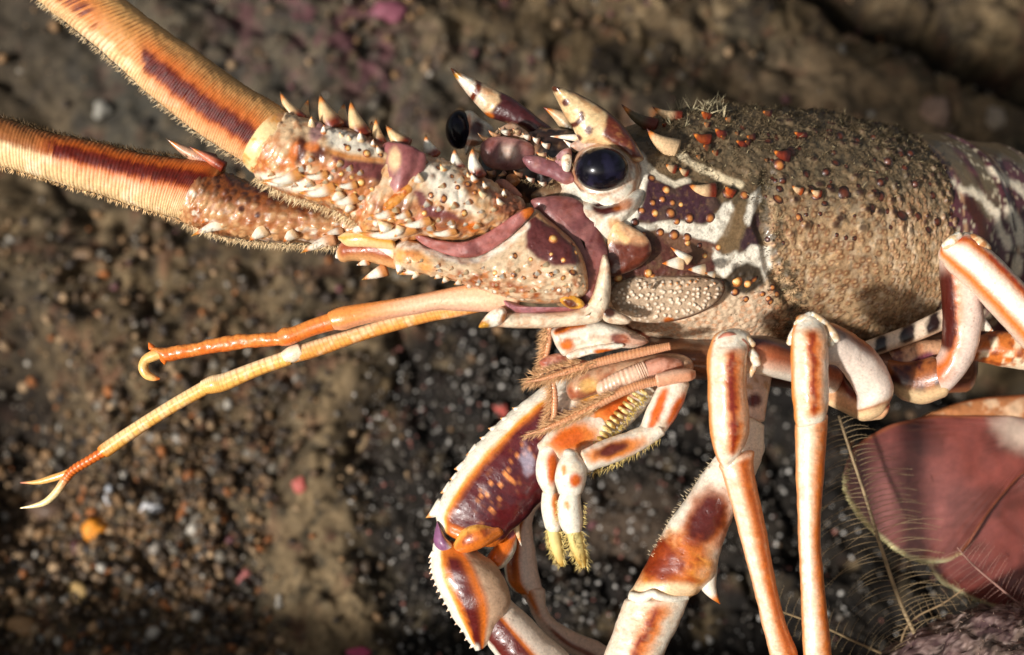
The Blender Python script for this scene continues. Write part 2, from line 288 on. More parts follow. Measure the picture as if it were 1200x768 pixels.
# ------------------------------------------------------------------ the setting: rock slope, gravel, specks
def rock_sheet():
    nv, nu = 520, 620
    pr = crom([(1500, 2400), (1050, 1000), (830, 330), (640, -180), (510, -470), (260, -570), (-100, -610), (-300, -680), (-1700, -1200)], 4000)
    # denser sampling where the photograph looks
    dl = np.hypot(*np.diff(pr, axis=0).T); wgt = np.where((pr[:-1, 1] < 620) & (pr[:-1, 0] > 300), 1.0, .35); cum = np.r_[0, np.cumsum(dl * wgt)]
    q = np.linspace(0, cum[-1], nv); pr = np.stack([np.interp(q, cum, pr[:, 0]), np.interp(q, cum, pr[:, 1])], 1)
    a = np.linspace(-1, 1, nu); X = 780 * a + 1900 * a ** 3
    tg = np.gradient(pr, axis=0); nr = np.stack([-tg[:, 1], tg[:, 0]], 1); nr /= np.linalg.norm(nr, axis=1, keepdims=True); nr *= np.sign(nr[:, 1].mean() - nr[:, 0].mean())
    A = np.zeros((nv, nu, 3)); A[:, :, 0] = X[None]; A[:, :, 1] = pr[:, 0:1]; A[:, :, 2] = pr[:, 1:2]
    N = np.zeros_like(A); N[:, :, 1] = nr[:, 0:1]; N[:, :, 2] = nr[:, 1:2]
    V = A.reshape(-1, 3); N = N.reshape(-1, 3)
    big = fbm(V, 330, 3, 1); med = fbm(V, 95, 3, 2); sml = fbm(V, 28, 3, 5); fl = fbm(V, 9, 2, 6)
    rid = 1 - np.abs(2 * fbm(V, 210, 3, 21) - 1)
    h = (big - .5) * 150 + (med - .5) * 70 + (sml - .5) * 36 + (fl - .5) * 12 - sm(.93, 1.0, rid) * 18
    g = G(); g.V = V; g.x, g.y = proj(V)
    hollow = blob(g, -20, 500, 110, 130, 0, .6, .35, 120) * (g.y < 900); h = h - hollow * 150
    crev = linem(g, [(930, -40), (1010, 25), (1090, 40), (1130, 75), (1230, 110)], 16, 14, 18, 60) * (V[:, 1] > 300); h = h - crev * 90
    rdg = polym(g, [(330, 800), (310, 640), (352, 520), (420, 400), (470, 380), (430, 480), (404, 560), (424, 650), (470, 800)], 30, 18, 60) * (V[:, 1] > 200); h = h + rdg * 26
    V = V + N * h[:, None]; g.V = V
    c = base(g, lin((88, 73, 53))); c = mix(c, lin((66, 58, 45)), sm(.45, .7, fbm(V, 150, 3, 31)))
    c = mix(c, lin((116, 98, 72)), sm(.5, .7, fbm(V, 60, 4, 32)) * .8); c = mix(c, lin((128, 112, 88)), sm(.58, .7, fbm(V, 14, 3, 37)) * .6); c = mix(c, lin((104, 66, 50)), sm(.6, .7, fbm(V, 34, 3, 38)) * .5)
    c = mix(c, lin((44, 37, 30)), sm(.52, .68, fbm(V, 30, 4, 33)) * .8)
    vis = (g.y > -300) & (g.y < 1050) & (V[:, 1] > 200)
    c = mix(c, lin((60, 60, 56)), blob(g, 230, 60, 300, 130, 10, .6, .3, 120) * .6 * vis)
    c = mix(c, lin((96, 62, 66)), (blob(g, 390, 45, 110, 60, 20, .6, .5, 60) * sm(.45, .62, fbm(V, 26, 3, 35)) * .9) * vis)
    c = mix(c, lin((50, 44, 36)), blob(g, 30, 40, 110, 60, -30, .7, .5, 80) * .7 * vis)
    c = mix(c, lin((128, 108, 80)), rdg * .8 * vis * sm(.3, .5, fbm(V, 18, 3, 39)))
    blk = polym(g, [(440, 800), (420, 660), (330, 660), (330, 560), (380, 500), (430, 400), (520, 380), (900, 400), (1200, 470), (1200, 720), (900, 860)], 16, 26, 60) * vis
    c = mix(c, lin((21, 19, 18)), blk * (1 - .8 * rdg) * sm(.24, .42, fbm(V, 60, 4, 36)) * .93)
    c = mix(c, lin((92, 76, 62)), blob(g, 740, 620, 90, 50, 0, .7, .6, 50) * .6 * vis)
    c = mix(c, lin((26, 19, 15)), hollow * .85)  # shade of the hollow painted into the rock colour
    c = mix(c, lin((20, 17, 15)), crev * .9)  # crevice shade painted in as dark colour, on top of the carving
    c = mix(c, lin((116, 98, 76)), blob(g, 1010, 110, 150, 40, 10, .6, .5, 50) * .7 * vis)
    F = gridfaces(nv, nu, False); fn = np.cross(V[F[0, 1]] - V[F[0, 0]], V[F[0, 2]] - V[F[0, 0]])
    if fn @ (N[0]) < 0: F = F[:, ::-1]
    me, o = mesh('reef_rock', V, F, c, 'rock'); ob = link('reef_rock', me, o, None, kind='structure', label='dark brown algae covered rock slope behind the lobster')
    return ob, V.reshape(nv, nu, 3), N.reshape(nv, nu, 3), (blk * (1 - rdg)).reshape(nv, nu), rdg.reshape(nv, nu), g.x.reshape(nv, nu), g.y.reshape(nv, nu)
ROCK, RV, RN, RBLK, RRDG, RX, RY = rock_sheet()
BV['rock'] = (RV.reshape(-1, 3)[:], gridfaces(RV.shape[0], RV.shape[1], False)[:])
ICO = None
def ico():
    t = (1 + 5 ** .5) / 2; v = np.array([(-1, t, 0), (1, t, 0), (-1, -t, 0), (1, -t, 0), (0, -1, t), (0, 1, t), (0, -1, -t), (0, 1, -t), (t, 0, -1), (t, 0, 1), (-t, 0, -1), (-t, 0, 1)], float)
    f = [(0, 11, 5), (0, 5, 1), (0, 1, 7), (0, 7, 10), (0, 10, 11), (1, 5, 9), (5, 11, 4), (11, 10, 2), (10, 7, 6), (7, 1, 8), (3, 9, 4), (3, 4, 2), (3, 2, 6), (3, 6, 8), (3, 8, 9), (4, 9, 5), (2, 4, 11), (6, 2, 10), (8, 6, 7), (9, 8, 1)]
    return v / np.linalg.norm(v[0]), np.array(f)
IV, IF = ico()
def scatter_on_rock(n, wfun, seed):
    w = wfun(RX, RY).ravel() * (RV[:, :, 1].ravel() > 150) ; w = w / w.sum(); r = np.random.default_rng(seed); idx = r.choice(len(w), n, p=w)
    p = RV.reshape(-1, 3)[idx] + r.normal(size=(n, 3)) * 4; return p, RN.reshape(-1, 3)[idx], r
def stones(name, n, wfun, seed, smin, smax, cols, cw, lift=.3, **kw):
    p, nn, r = scatter_on_rock(n, wfun, seed); s = smin + (smax - smin) * r.random(n) ** 3.0
    sc = s[:, None] * (.55 + .75 * r.random((n, 3))); v = IV[None] * (1 + .35 * (r.random((n, 12, 1)) - .5)) * sc[:, None]
    q = r.normal(size=(n, 4)); q /= np.linalg.norm(q, axis=1, keepdims=True); w_, x, y, z = q.T
    Rm = np.stack([1 - 2 * (y * y + z * z), 2 * (x * y - z * w_), 2 * (x * z + y * w_), 2 * (x * y + z * w_), 1 - 2 * (x * x + z * z), 2 * (y * z - x * w_), 2 * (x * z - y * w_), 2 * (y * z + x * w_), 1 - 2 * (x * x + y * y)], 1).reshape(-1, 3, 3)
    v = np.einsum('nij,nkj->nki', Rm, v) + (p + nn * (s * lift)[:, None])[:, None]
    F = (IF[None] + (np.arange(n) * 12)[:, None, None]).reshape(-1, 3); ci = r.choice(len(cols), n, p=np.array(cw) / np.sum(cw)); C = np.array(cols)[ci] * (.7 + .6 * r.random((n, 1)))
    me, o = mesh(name, v.reshape(-1, 3), F, np.repeat(C, 12, 0), 'stone', smooth=True); return link(name, me, o, None, kind='stuff', **kw)
def wgrav(x, y):
    a = (x > -250) & (x < 480) & (y > 250) & (y < 900); return a * (np.exp(-((x - 150) / 190) ** 2 - ((y - 650) / 190) ** 2) + .07) * (1 - .96 * RRDG) * (1 - .9 * RBLK)
def wspeck(x, y): return RBLK + .0005
def wall_(x, y): return ((x > -300) & (x < 1500) & (y > -200) & (y < 900)) * (1 - .9 * RRDG) * (1 - .85 * RBLK)
gc = [lin(c) for c in ((128, 98, 66), (98, 76, 54), (74, 60, 46), (158, 130, 98), (108, 100, 88), (166, 158, 146), (142, 86, 44), (52, 43, 36))]
stones('gravel', 7500, wgrav, 3, 2.6, 11, gc, [4, 5, 5, 1.6, 2.2, .7, .8, 4], label='loose mixed gravel and shell grit lying on the slope')
stones('white_specks', 7500, wspeck, 4, 1.3, 4.6, [lin(c) for c in ((190, 184, 176), (120, 112, 102), (74, 66, 58), (150, 96, 84))], [2.2, 3, 4, .5], label='tiny pale growths speckled over the black rock')
stones('rubble', 4200, wall_, 5, 2, 11, gc + [lin((96, 58, 60))], [3, 4, 5, .8, 1.5, .35, .3, 4, .9], label='brown rubble and growth covering the upper slope')
def rock_at(px, py):
    h = hit('rock', px, py); return h
def lump(name, px, py, rx, ry, col, label, cat, seed, flat=.7, group=None, m='stone', lumps=1):
    h = rock_at(px, py)
    if h is None: return
    p, n = h; k = (DIST + p[1]) / DIST; mm = 26; th = np.linspace(0, math.pi, mm // 2); ph = np.linspace(0, 2 * math.pi, mm, endpoint=False)
    A = np.stack(np.broadcast_arrays(np.sin(th)[:, None] * np.cos(ph)[None], -np.sin(th)[:, None] * np.sin(ph)[None] * flat, np.cos(th)[:, None] * np.ones(mm)[None]), -1)
    V = A.reshape(-1, 3); V = V * (1 + (fbm(V + seed, .6, 3, seed) - .5)[:, None] * .9) * np.array([rx * k, (rx + ry) / 2 * k, ry * k]); V = V + p + n * min(rx, ry) * .25
    C = np.tile(col, (len(V), 1)) * (.75 + .5 * fbm(V, 5, 3, seed))[:, None]; F = gridfaces(mm // 2, mm); me, o = mesh(name, V, F, C, m); kw = dict(label=label, category=cat)
    kw['group'] = group or {'pebble': 'pebbles in the gravel', 'shell': 'white shell chips', 'encrusting algae': 'pink crusts on the rock', 'rock': 'cobbles on the slope'}[cat]
    link(name, me, o, None, **kw)
lump('pebble', 112, 622, 14, 15, lin((224, 140, 34)), 'bright orange pebble in the gravel below the forked feeler tip', 'pebble', 1)
lump('shell_fragment', 178, 597, 13, 7, lin((206, 204, 204)), 'white shell chip lying in the gravel right of the orange pebble', 'shell', 2)
lump('shell_fragment', 128, 583, 6, 14, lin((196, 198, 202)), 'upright white shell sliver just under the forked feeler tip', 'shell', 3)
lump('shell_fragment', 182, 690, 7, 7, lin((226, 224, 220)), 'small round white shell bead low in the gravel', 'shell', 4)
lump('pebble', 92, 702, 12, 17, lin((206, 170, 110)), 'pale yellow pebble in the lower left gravel', 'pebble', 5)
lump('pebble', 60, 596, 26, 14, lin((92, 70, 54)), 'large flat brown pebble beside the dark hollow', 'pebble', 6)
lump('pebble', 30, 735, 20, 12, lin((158, 120, 80)), 'tan pebble near the bottom left corner', 'pebble', 7)
lump('pebble', 180, 640, 10, 12, lin((150, 140, 128)), 'grey rounded pebble in the middle of the gravel', 'pebble', 8)
lump('pebble', 98, 300, 14, 9, lin((112, 88, 64)), 'brown pebble on the slope under the far antenna', 'pebble', 9)
lump('shell_fragment', 120, 128, 10, 12, lin((136, 132, 122)), 'pale shell chip on the rock between the two antennae', 'shell', 10)
for i, (x, y, a, b, t) in enumerate([(584, 482, 11, 9, 'coral pink crust on black rock left of the spiny front leg'), (352, 570, 9, 10, 'pink crust on the black rock at its left edge'), (287, 676, 10, 14, 'rosy crust spot between the gravel and the black rock'), (420, 766, 14, 8, 'magenta pink crust at the bottom edge of the frame'), (455, 15, 22, 14, 'dusky purple pink crust at the top of the rock')]):
    lump('coralline_crust', x, y, a, b, lin([(200, 96, 84), (176, 88, 78), (170, 96, 92), (196, 70, 110), (128, 72, 86)][i]), t, 'encrusting algae', 20 + i, .4)
for i, (x, y, a, b, t) in enumerate([(1096, 130, 17, 18, 'pale pinkish knob of rock above the lobster tail'), (1165, 140, 13, 14, 'small pale cobble near the right edge above the tail'), (425, 520, 22, 14, 'tan cobble in the black rock left of the front leg')]):
    lump('cobble', x, y, a, b, lin([(150, 124, 108), (142, 128, 112), (124, 104, 78)][i]), t, 'rock', 40 + i, .3, m='rock')
# near rock in the lower right corner, in focus
def near_rock():
    mm = 260; th = np.linspace(0, math.pi, mm // 2); ph = np.linspace(0, 2 * math.pi, mm, endpoint=False)
    A = np.stack(np.broadcast_arrays(np.sin(th)[:, None] * np.cos(ph)[None], -np.sin(th)[:, None] * np.sin(ph)[None], np.cos(th)[:, None] * np.ones(mm)[None]), -1); V = A.reshape(-1, 3)
    N = V.copy(); V = V * np.array([230, 190, 170]) + P(1215, 886, -10); V = V + N * ((fbm(V, 90, 3, 51) - .5) * 50 + (fbm(V, 20, 3, 52) - .5) * 18 + (fbm(V, 6, 2, 53) - .5) * 8)[:, None]
    g = G(); g.V = V; c = base(g, lin((112, 94, 84))); c = mix(c, lin((50, 40, 35)), sm(.46, .58, fbm(V, 8, 3, 54))); c = mix(c, lin((172, 150, 140)), sm(.56, .66, fbm(V, 4, 2, 55)) * .8); c = mix(c, lin((120, 88, 92)), sm(.5, .65, fbm(V, 40, 2, 56)) * .35)
    me, o = mesh('rock', V, gridfaces(mm // 2, mm), c, 'rock'); r = link('rock', me, o, None, label='grainy mauve grey rock in the lower right corner', category='rock')
    i = RNG.choice(len(V), 2600); hairs('turf', V[i], N[i] + RNG.normal(size=(2600, 3)) * .6, 2 + 5 * RNG.random(2600) ** 2, .5, mix(np.tile(lin((166, 142, 124)), (2600, 1)), lin((84, 68, 56)), RNG.random(2600)), r, m='algae', curve=.3)
near_rock()
# ------------------------------------------------------------------ the lobster
LOB = empty('spiny_lobster', [150, -60, -560], label='cream and maroon spiny lobster standing on the rock with long banded antennae', category='lobster')
# carapace: sections square to a body axis that turns towards the camera
SIDE = (.6, -.75)
CSEC = [(640, 196, 330, 80), (690, 172, 372, 96), (740, 148, 400, 108), (800, 128, 421, 120), (860, 125, 424, 130), (938, 131, 419, 136), (984, 141, 414, 135), (1024, 152, 406, 131)]
def cz(x): return (x - 800) * .5
def head_paint(g):
    n8 = fbm(g.V, 8, 3, 61); n30 = fbm(g.V, 30, 3, 62); n3 = fbm(g.V, 3.2, 2, 63)
    c = base(g, lin((192, 158, 118))); c = mix(c, lin((224, 198, 164)), sm(.5, .64, n8) * .7); c = mix(c, lin((120, 90, 60)), sm(.48, .64, n30) * .55); c = mix(c, lin((96, 74, 48)), sm(.56, .68, fbm(g.V, 5, 3, 161)) * .5)
    # granules: rust rings round pale centres on the flank
    wd_, wid = worley(g.gu, g.gv, 3); fl = (g.y > 255) * 1.0
    c = mix(c, lin((126, 74, 40)), bump(wd_, .3, .11) * .85 * (wid > .25)); c = mix(c, lin((222, 176, 122)), (1 - sm(.05, .18, wd_)) * .75)
    # olive algae felt on the back and in the groove
    up = sm(275, 175, g.y + 34 * (n30 - .5) * 2 - 8) * sm(752, 800, g.x); c = mix(c, lin((98, 84, 62)), up * .85)
    c = mix(c, lin((70, 58, 42)), up * sm(.46, .62, n8) * .75); c = mix(c, lin((112, 100, 76)), up * sm(.55, .7, n3) * .5)
    w2, id2 = worley(g.gu * .48, g.gv * .48, 8); c = mix(c, lin((50, 22, 16)), sm(310, 250, g.y) * (1 - sm(.14, .26, w2)) * (id2 > .3) * .9 * sm(880, 930, g.x))
    gr = polym(g, [(868, 200), (905, 205), (925, 300), (950, 350), (930, 392), (895, 372), (900, 320), (890, 260)], 12, 10, 20); c = mix(c, lin((66, 56, 38)), gr * sm(.36, .6, n8) * .85)
    # fore part
    c = mix(c, lin((204, 178, 148)), polym(g, [(705, 322), (760, 310), (850, 316), (900, 330), (905, 365), (880, 430), (740, 420), (700, 380)], 8, 5))
    wd3, id3 = worley(g.gu * .95, g.gv * .95, 17); low = polym(g, [(830, 330), (915, 325), (930, 400), (850, 425), (740, 385), (760, 372), (830, 365)], 8, 5)
    c = mix(c, lin((196, 112, 50)), low * bump(wd3, .2, .14) * .5 * (id3 > .3)); c = mix(c, lin((222, 196, 160)), low * (1 - sm(.03, .14, wd3)) * .8)
    fr = polym(g, [(690, 140), (760, 130), (800, 165), (880, 215), (900, 300), (850, 330), (700, 335), (660, 240)], 8, 5); c = mix(c, lin((112, 92, 66)), fr)
    c = mix(c, lin((70, 58, 40)), fr * sm(.45, .6, n8) * .8)
    c = mix(c, lin((84, 44, 36)), polym(g, [(700, 262), (760, 262), (838, 285), (850, 318), (800, 324), (745, 326), (706, 330)], 5, 3))
    c = mix(c, lin((132, 98, 72)), polym(g, [(752, 268), (800, 276), (836, 290), (838, 305), (800, 296)], 5, 4) * .6)
    c = mix(c, lin((66, 36, 44)), polym(g, [(758, 206), (768, 200), (788, 222), (806, 216), (838, 228), (843, 242), (835, 256), (822, 263), (800, 257), (768, 263), (745, 258), (755, 232)], 2.4, 3.0, 9))
    c = mix(c, WH * .97, polym(g, [(742, 264), (796, 259), (828, 264), (846, 240), (856, 236), (862, 246), (852, 276), (838, 284), (815, 280), (790, 272), (748, 268)], 2.4, 3.0, 9))
    c = mix(c, lin((124, 98, 66)), polym(g, [(856, 250), (868, 236), (876, 245), (866, 290), (852, 302), (838, 288)], 3, 3) * .9)
    c = mix(c, lin((62, 38, 42)), polym(g, [(878, 252), (892, 248), (893, 262), (886, 298), (866, 296), (872, 275)], 2.5, 3))
    c = mix(c, WH, polym(g, [(877, 232), (893, 217), (896, 230), (886, 246), (878, 264), (872, 262)], 2.4, 3.0, 9))
    c = mix(c, WH, polym(g, [(835, 292), (848, 301), (861, 295), (866, 299), (881, 287), (905, 290), (907, 316), (896, 330), (890, 314), (868, 311), (848, 328), (838, 318)], 2.4, 3.0, 9))
    frd = fr * (g.x > 757); c = mix(c, lin((120, 86, 58)), frd * sm(.64, .74, fbm(g.V, 3.4, 2, 162)) * .5); c = mix(c, lin((104, 86, 60)), frd * sm(.58, .7, fbm(g.V, 13, 4, 163)) * .35)
    c = mix(c, lin((60, 48, 34)), polym(g, [(850, 330), (858, 316), (875, 307), (892, 314), (897, 332), (878, 345), (852, 343)], 3, 2))
    c = mix(c, lin((226, 206, 170)), linem(g, [(792, 178), (806, 190), (832, 202), (868, 218)], 4.2, 2, 2.5)); c = mix(c, lin((228, 214, 188)), linem(g, [(759, 196), (770, 208), (790, 217), (806, 212)], 3.8, 1.6, 1.5))
    c = mix(c, WH, polym(g, [(660, 215), (700, 160), (738, 166), (757, 184), (760, 200), (754, 228), (745, 256), (728, 276), (712, 300), (700, 262)], 3, 1.2))
    c = mix(c, lin((150, 90, 34)), linem(g, [(742, 180), (749, 200), (746, 222), (737, 236)], 3, 2, 1) * .85); c = mix(c, lin((66, 26, 20)), blob(g, 710, 245, 18, 9, 5, .25, .15)); c = mix(c, lin((160, 84, 30)), blob(g, 728, 240, 12, 6, -20, .5, .3) * .8)
    c = mix(c, lin((92, 40, 20)), linem(g, [(735, 383), (780, 404), (828, 424)], 2.4, 1.4, .6))
    c = mix(c, lin((64, 28, 20)), sm(.0, .012, g.t - .985))
    return c
def cara_disp(g):
    g.gu = (g.t * g.ln) / 7.4; g.gv = g.th * 132 / 7.4
    w, i = worley(g.gu, g.gv, 3); h = np.sqrt(np.clip(1 - (w / .42) ** 2, 0, 1)) * (.6 + 1.15 * i)
    smooth = sm(912, 895, g.x) * sm(326, 312, g.y) * np.maximum(sm(188, 206, g.y + (790 - g.x) * .2), sm(770, 755, g.x)); h = h * (1 - .95 * smooth)
    w2, id2 = worley(g.gu * .48, g.gv * .48, 8); h = h + np.sqrt(np.clip(1 - (w2 / .34) ** 2, 0, 1)) * 3.4 * (id2 > .3) * sm(880, 930, g.x) * sm(310, 250, g.y)
    h = h + (fbm(g.V, 46, 3, 70) - .5) * 8 * (1 - .6 * smooth) + (fbm(g.V, 9, 3, 71) - .5) * 2.4 * (1 - .3 * smooth)
    gro = linem(g, [(900, 205), (893, 262), (905, 315), (935, 365), (948, 400)], 7, 6, 3, 20); h = h - gro * 7
    h = h - linem(g, [(850, 330), (846, 345), (825, 365), (770, 380)], 2, 2.5, 0) * 3
    h = h + polym(g, [(757, 204), (790, 222), (806, 214), (838, 228), (843, 242), (822, 263), (745, 258)], 6, 1) * 3
    return h
CARA = limb('carapace', [(x, a, x, b, cz(x), w) for x, a, b, w in CSEC], LOB, head_paint, n=560, step=1.05, e=2.15, side=SIDE, disp=cara_disp, cap=(.35, .02), m='rough_shell', keep='cara')
# algae fuzz: short fibres over the back and the groove
def fuzz():
    V, F = BV['cara']; g = G(); g.V = V; g.x, g.y = proj(V); A = V.reshape(-1, 560, 3); N = gnormals(A).reshape(-1, 3); N *= np.sign((N * (V - V.mean(0))).sum(1).mean())
    w = sm(250, 150, g.y + 50 * (fbm(V, 30, 3, 62) - .5)) * sm(757, 800, g.x) + .9 * polym(g, [(868, 200), (905, 205), (925, 300), (950, 350), (930, 392), (900, 372), (900, 320), (890, 260)], 10, 8) + .04 * (g.x > 850)
    for poly in ([(742, 258), (800, 255), (845, 235), (870, 240), (845, 285), (745, 272)], [(755, 200), (800, 212), (845, 235), (830, 265), (745, 260)]): w = w * (1 - polym(g, poly, 3, 1))
    w = w * (N[:, 1] < .45) * (.3 + 1.4 * sm(.4, .65, fbm(V, 16, 3, 73))); n = 17000; i = RNG.choice(len(V), n, p=w / w.sum())
    p = V[i] + RNG.normal(size=(n, 3)) * .6; k = RNG.random(n)[:, None]; C = lin((122, 104, 78)) * (1 - k) + lin((66, 55, 41)) * k; C[RNG.random(n) < .06] = lin((176, 160, 124))
    hairs('algae_fuzz', p, N[i] + RNG.normal(size=(n, 3)) * .75, 1.4 + 4.2 * RNG.random(n) ** 2.5, .42, C, LOB, m='algae', curve=.5)
    j = RNG.choice(len(V), 26, p=(w * (g.x > 780) * (g.x < 850) * (g.y < 150) + 1e-9) / (w * (g.x > 780) * (g.x < 850) * (g.y < 150) + 1e-9).sum())
    hairs('algae_tuft', np.repeat(V[j], 5, 0), np.repeat(N[j], 5, 0) + RNG.normal(size=(130, 3)) * .55, 8 + 9 * RNG.random(130), .6, lin((186, 172, 138)), LOB, m='algae', curve=.4)
fuzz()
for x, y, r, k in [(989, 227, 9, 'dark'), (1032, 231, 7, 'dark'), (1022, 243, 7, 'dark'), (1057, 252, 8, 'dark'), (1075, 254, 6, 'dark'), (1098, 260, 6, 'dark'), (1115, 250, 5, 'dark'), (1072, 216, 5, 'dark'), (1060, 197, 5, 'dark'), (1040, 190, 6, 'dark'), (1088, 269, 5, 'dark'), (1040, 248, 4, 'dark'),
                   (912, 233, 7, 'amber'), (913, 194, 8, 'amber'), (956, 229, 6, 'amber'), (935, 255, 5, 'amber'), (927, 180, 8, 'dark'), (945, 205, 6, 'dark'), (968, 202, 5, 'dark'), (985, 160, 6, 'dark'), (1005, 165, 5, 'dark'), (900, 165, 6, 'dark'), (870, 150, 6, 'dark'),
                   (853, 227, 7, 'amber'), (872, 229, 6, 'amber'), (764, 209, 5, 'amber'), (786, 250, 6.5, 'amber'), (808, 256, 6, 'amber'), (832, 256, 6.5, 'amber'), (776, 234, 4.5, 'amber'), (765, 238, 4.5, 'amber'), (768, 250, 4.5, 'gold'), (752, 247, 4.5, 'amber'), (788, 238, 4.2, 'amber'), (798, 240, 3.5, 'gold'), (781, 223, 5, 'gold'), (793, 260, 4.5, 'amber'), (754, 275, 4, 'amber'), (774, 273, 5, 'amber'), (790, 276, 6.5, 'amber'), (805, 279, 5.5, 'amber'), (744, 261, 5, 'dark'),
                   (863, 330, 6.5, 'gold'), (876, 333, 5.5, 'gold'), (884, 328, 5, 'amber'), (861, 342, 5, 'amber'), (843, 333, 6.5, 'amber'), (831, 329, 6, 'amber'), (900, 350, 4, 'amber'), (910, 345, 4, 'amber'), (903, 354, 4, 'amber'), (874, 351, 4, 'amber'), (893, 345, 4, 'amber'), (905, 337, 4, 'amber'), (842, 290, 4, 'gold'), (806, 285, 4, 'gold'), (826, 300, 3.5, 'gold'), (820, 288, 3.5, 'dark')]:
    tubercle('cara', x, y, r, k, CARA)
def hd(x, y, off=4):                    # depth of the carapace surface under a pixel, a little in front of it
    h = hit('cara', x, y); return (h[0][1] if h is not None else -100) - off
for b, t, r, cb, cm in [((792, 176), (758, 151), 13, CR * .9, CR), ((768, 148), (728, 122), 9, RB * .7, OL), ((798, 138), (764, 125), 8, RB, CR), ((832, 138), (822, 130), 6, RB, DO * .7), ((832, 165), (812, 156), 8, RB, DO * .6), ((850, 160), (838, 150), 7, DB, RB), ((925, 184), (906, 176), 8, DB, RB), ((838, 224), (806, 216), 10, RB * .8, CR), ((860, 228), (850, 218), 6, RB, DO), ((875, 170), (862, 164), 5, DB, RB), ((945, 160), (930, 154), 5, DB, RB), ((792, 199), (780, 192), 6, RB, CR * .8), ((806, 204), (796, 196), 5, RB, CR * .8), ((940, 225), (928, 217), 5, DO, CR * .9), ((962, 228), (950, 222), 5, RB, CR)]:
    spine(b, t, r, CARA, cb, cm, DB, db=hd(*b, -2), dt=hd(*b) - r * 1.2, bend=.08, m='rough_shell')
rr = random.Random(11)
for k in range(15):
    x, y = rr.uniform(772, 905), rr.uniform(134, 205)
    if hit('cara', x, y) is None or math.hypot(x - 800, y - 165) < 26 or y > 172 + (x - 772) * .4: continue
    r = rr.uniform(2.6, 5.5); spine((x, y), (x - r * rr.uniform(1.2, 2), y - r * rr.uniform(.4, 1.1)), r, CARA, rr.choice([DB, RB, OL * .8]), rr.choice([lin((110, 62, 40)), lin((160, 116, 80)), RB * .8]), rr.choice([DB, RB]), db=hd(x, y, -2), dt=hd(x, y) - r * 1.1, bend=.08, m='rough_shell')
for k in range(60):
    x, y = rr.uniform(890, 1105), rr.uniform(142, 290); tubercle('cara', x, y, rr.uniform(2.2, 5.2) * (1.1 if y < 250 else .8), 'dark', CARA)
# ---- abdomen: overlapping bands that curl out of the frame and back under to the fan
AB = [(1016, 152, 402, 128), (1080, 160, 404, 125), (1142, 171, 410, 120), (1204, 190, 418, 112), (1272, 226, 432, 104), (1345, 292, 470, 96)]
def ab_paint(k):
    def f(g):
        n = fbm(g.V, 10, 3, 80 + k); c = base(g, lin((92, 50, 56))); c = mix(c, lin((56, 26, 26)), sm(.45, .65, n)); c = mix(c, lin((104, 92, 68)), sm(.14, .06, np.abs(g.t - .72)) * sm(.0, .5, g.s) * .9); c = mix(c, lin((206, 160, 120)), bump(g.t, .26, .03) * (n > .42) * .8)
        OLI = lin((106, 92, 68)); WT = lin((228, 212, 186))
        c = mix(c, lin((206, 190, 160)), sm(.64, .72, fbm(g.V, 4.5, 2, 90 + k)) * (g.s > -.2) * .8); c = mix(c, OLI, linem(g, [(1082, 154), (1110, 178), (1136, 214), (1160, 250)], 8, 4, 3) * .9 + linem(g, [(1150, 170), (1192, 185), (1240, 222)], 6, 3, 3) * .9)
        c = mix(c, lin((124, 84, 96)), linem(g, [(1074, 166), (1100, 192), (1120, 216)], 4, 3, 2) * .7); c = mix(c, WT, linem(g, [(1096, 194), (1106, 206), (1116, 216)], 3.5, 2.5, 5) + linem(g, [(1066, 166), (1084, 176), (1098, 188)], 1.6, 1, 1) * .8 + linem(g, [(1126, 220), (1150, 230), (1166, 252), (1182, 288)], 4.5, 3, 6) + linem(g, [(1162, 200), (1180, 212), (1206, 230)], 4.5, 3, 6) + linem(g, [(1182, 246), (1193, 266), (1197, 284)], 6, 3, 5) + blob(g, 1192, 312, 7, 14))
        c = mix(c, lin((66, 30, 20)), linem(g, [(1136, 238), (1150, 262), (1158, 292)], 7, 3, 3) + linem(g, [(1186, 252), (1190, 270)], 1.5, 1, 1)); c = mix(c, lin((196, 176, 148)), sm(-.45, -.7, g.s) * sm(.45, .6, n) * .8); return c
    return f
AROWS = crom(np.array([(x, a, x, b, cz(x) * .95, w) for x, a, b, w in AB], float), 26)
for k, (i0, i1) in enumerate([(0, 7), (5, 12), (10, 17), (15, 22), (20, 26)]):
    q = AROWS[i0:i1].copy(); m_ = (q[:, 1] + q[:, 3]) / 2; f = np.linspace(.985, 1.03, len(q)); q[:, 1] = m_ + (q[:, 1] - m_) * f; q[:, 3] = m_ + (q[:, 3] - m_) * f; q[:, 5] *= f
    limb('abdomen_segment', q, LOB, ab_paint(k), n=200, step=1.6, e=2.1, side=SIDE, cap=(.0, .06), disp=lambda g: (fbm(g.V, 14, 3, 77) - .5) * 3 + bump(g.t, .9, .05) * 2)
limb('tail_base', [(1310, 330, 1400, 420, 245, 80), (1340, 420, 1420, 470, 235, 80), (1310, 480, 1400, 560, 205, 66), (1240, 490, 1330, 610, 175, 40), (1200, 500, 1250, 620, 150, 20)], LOB, ab_paint(5), n=60)
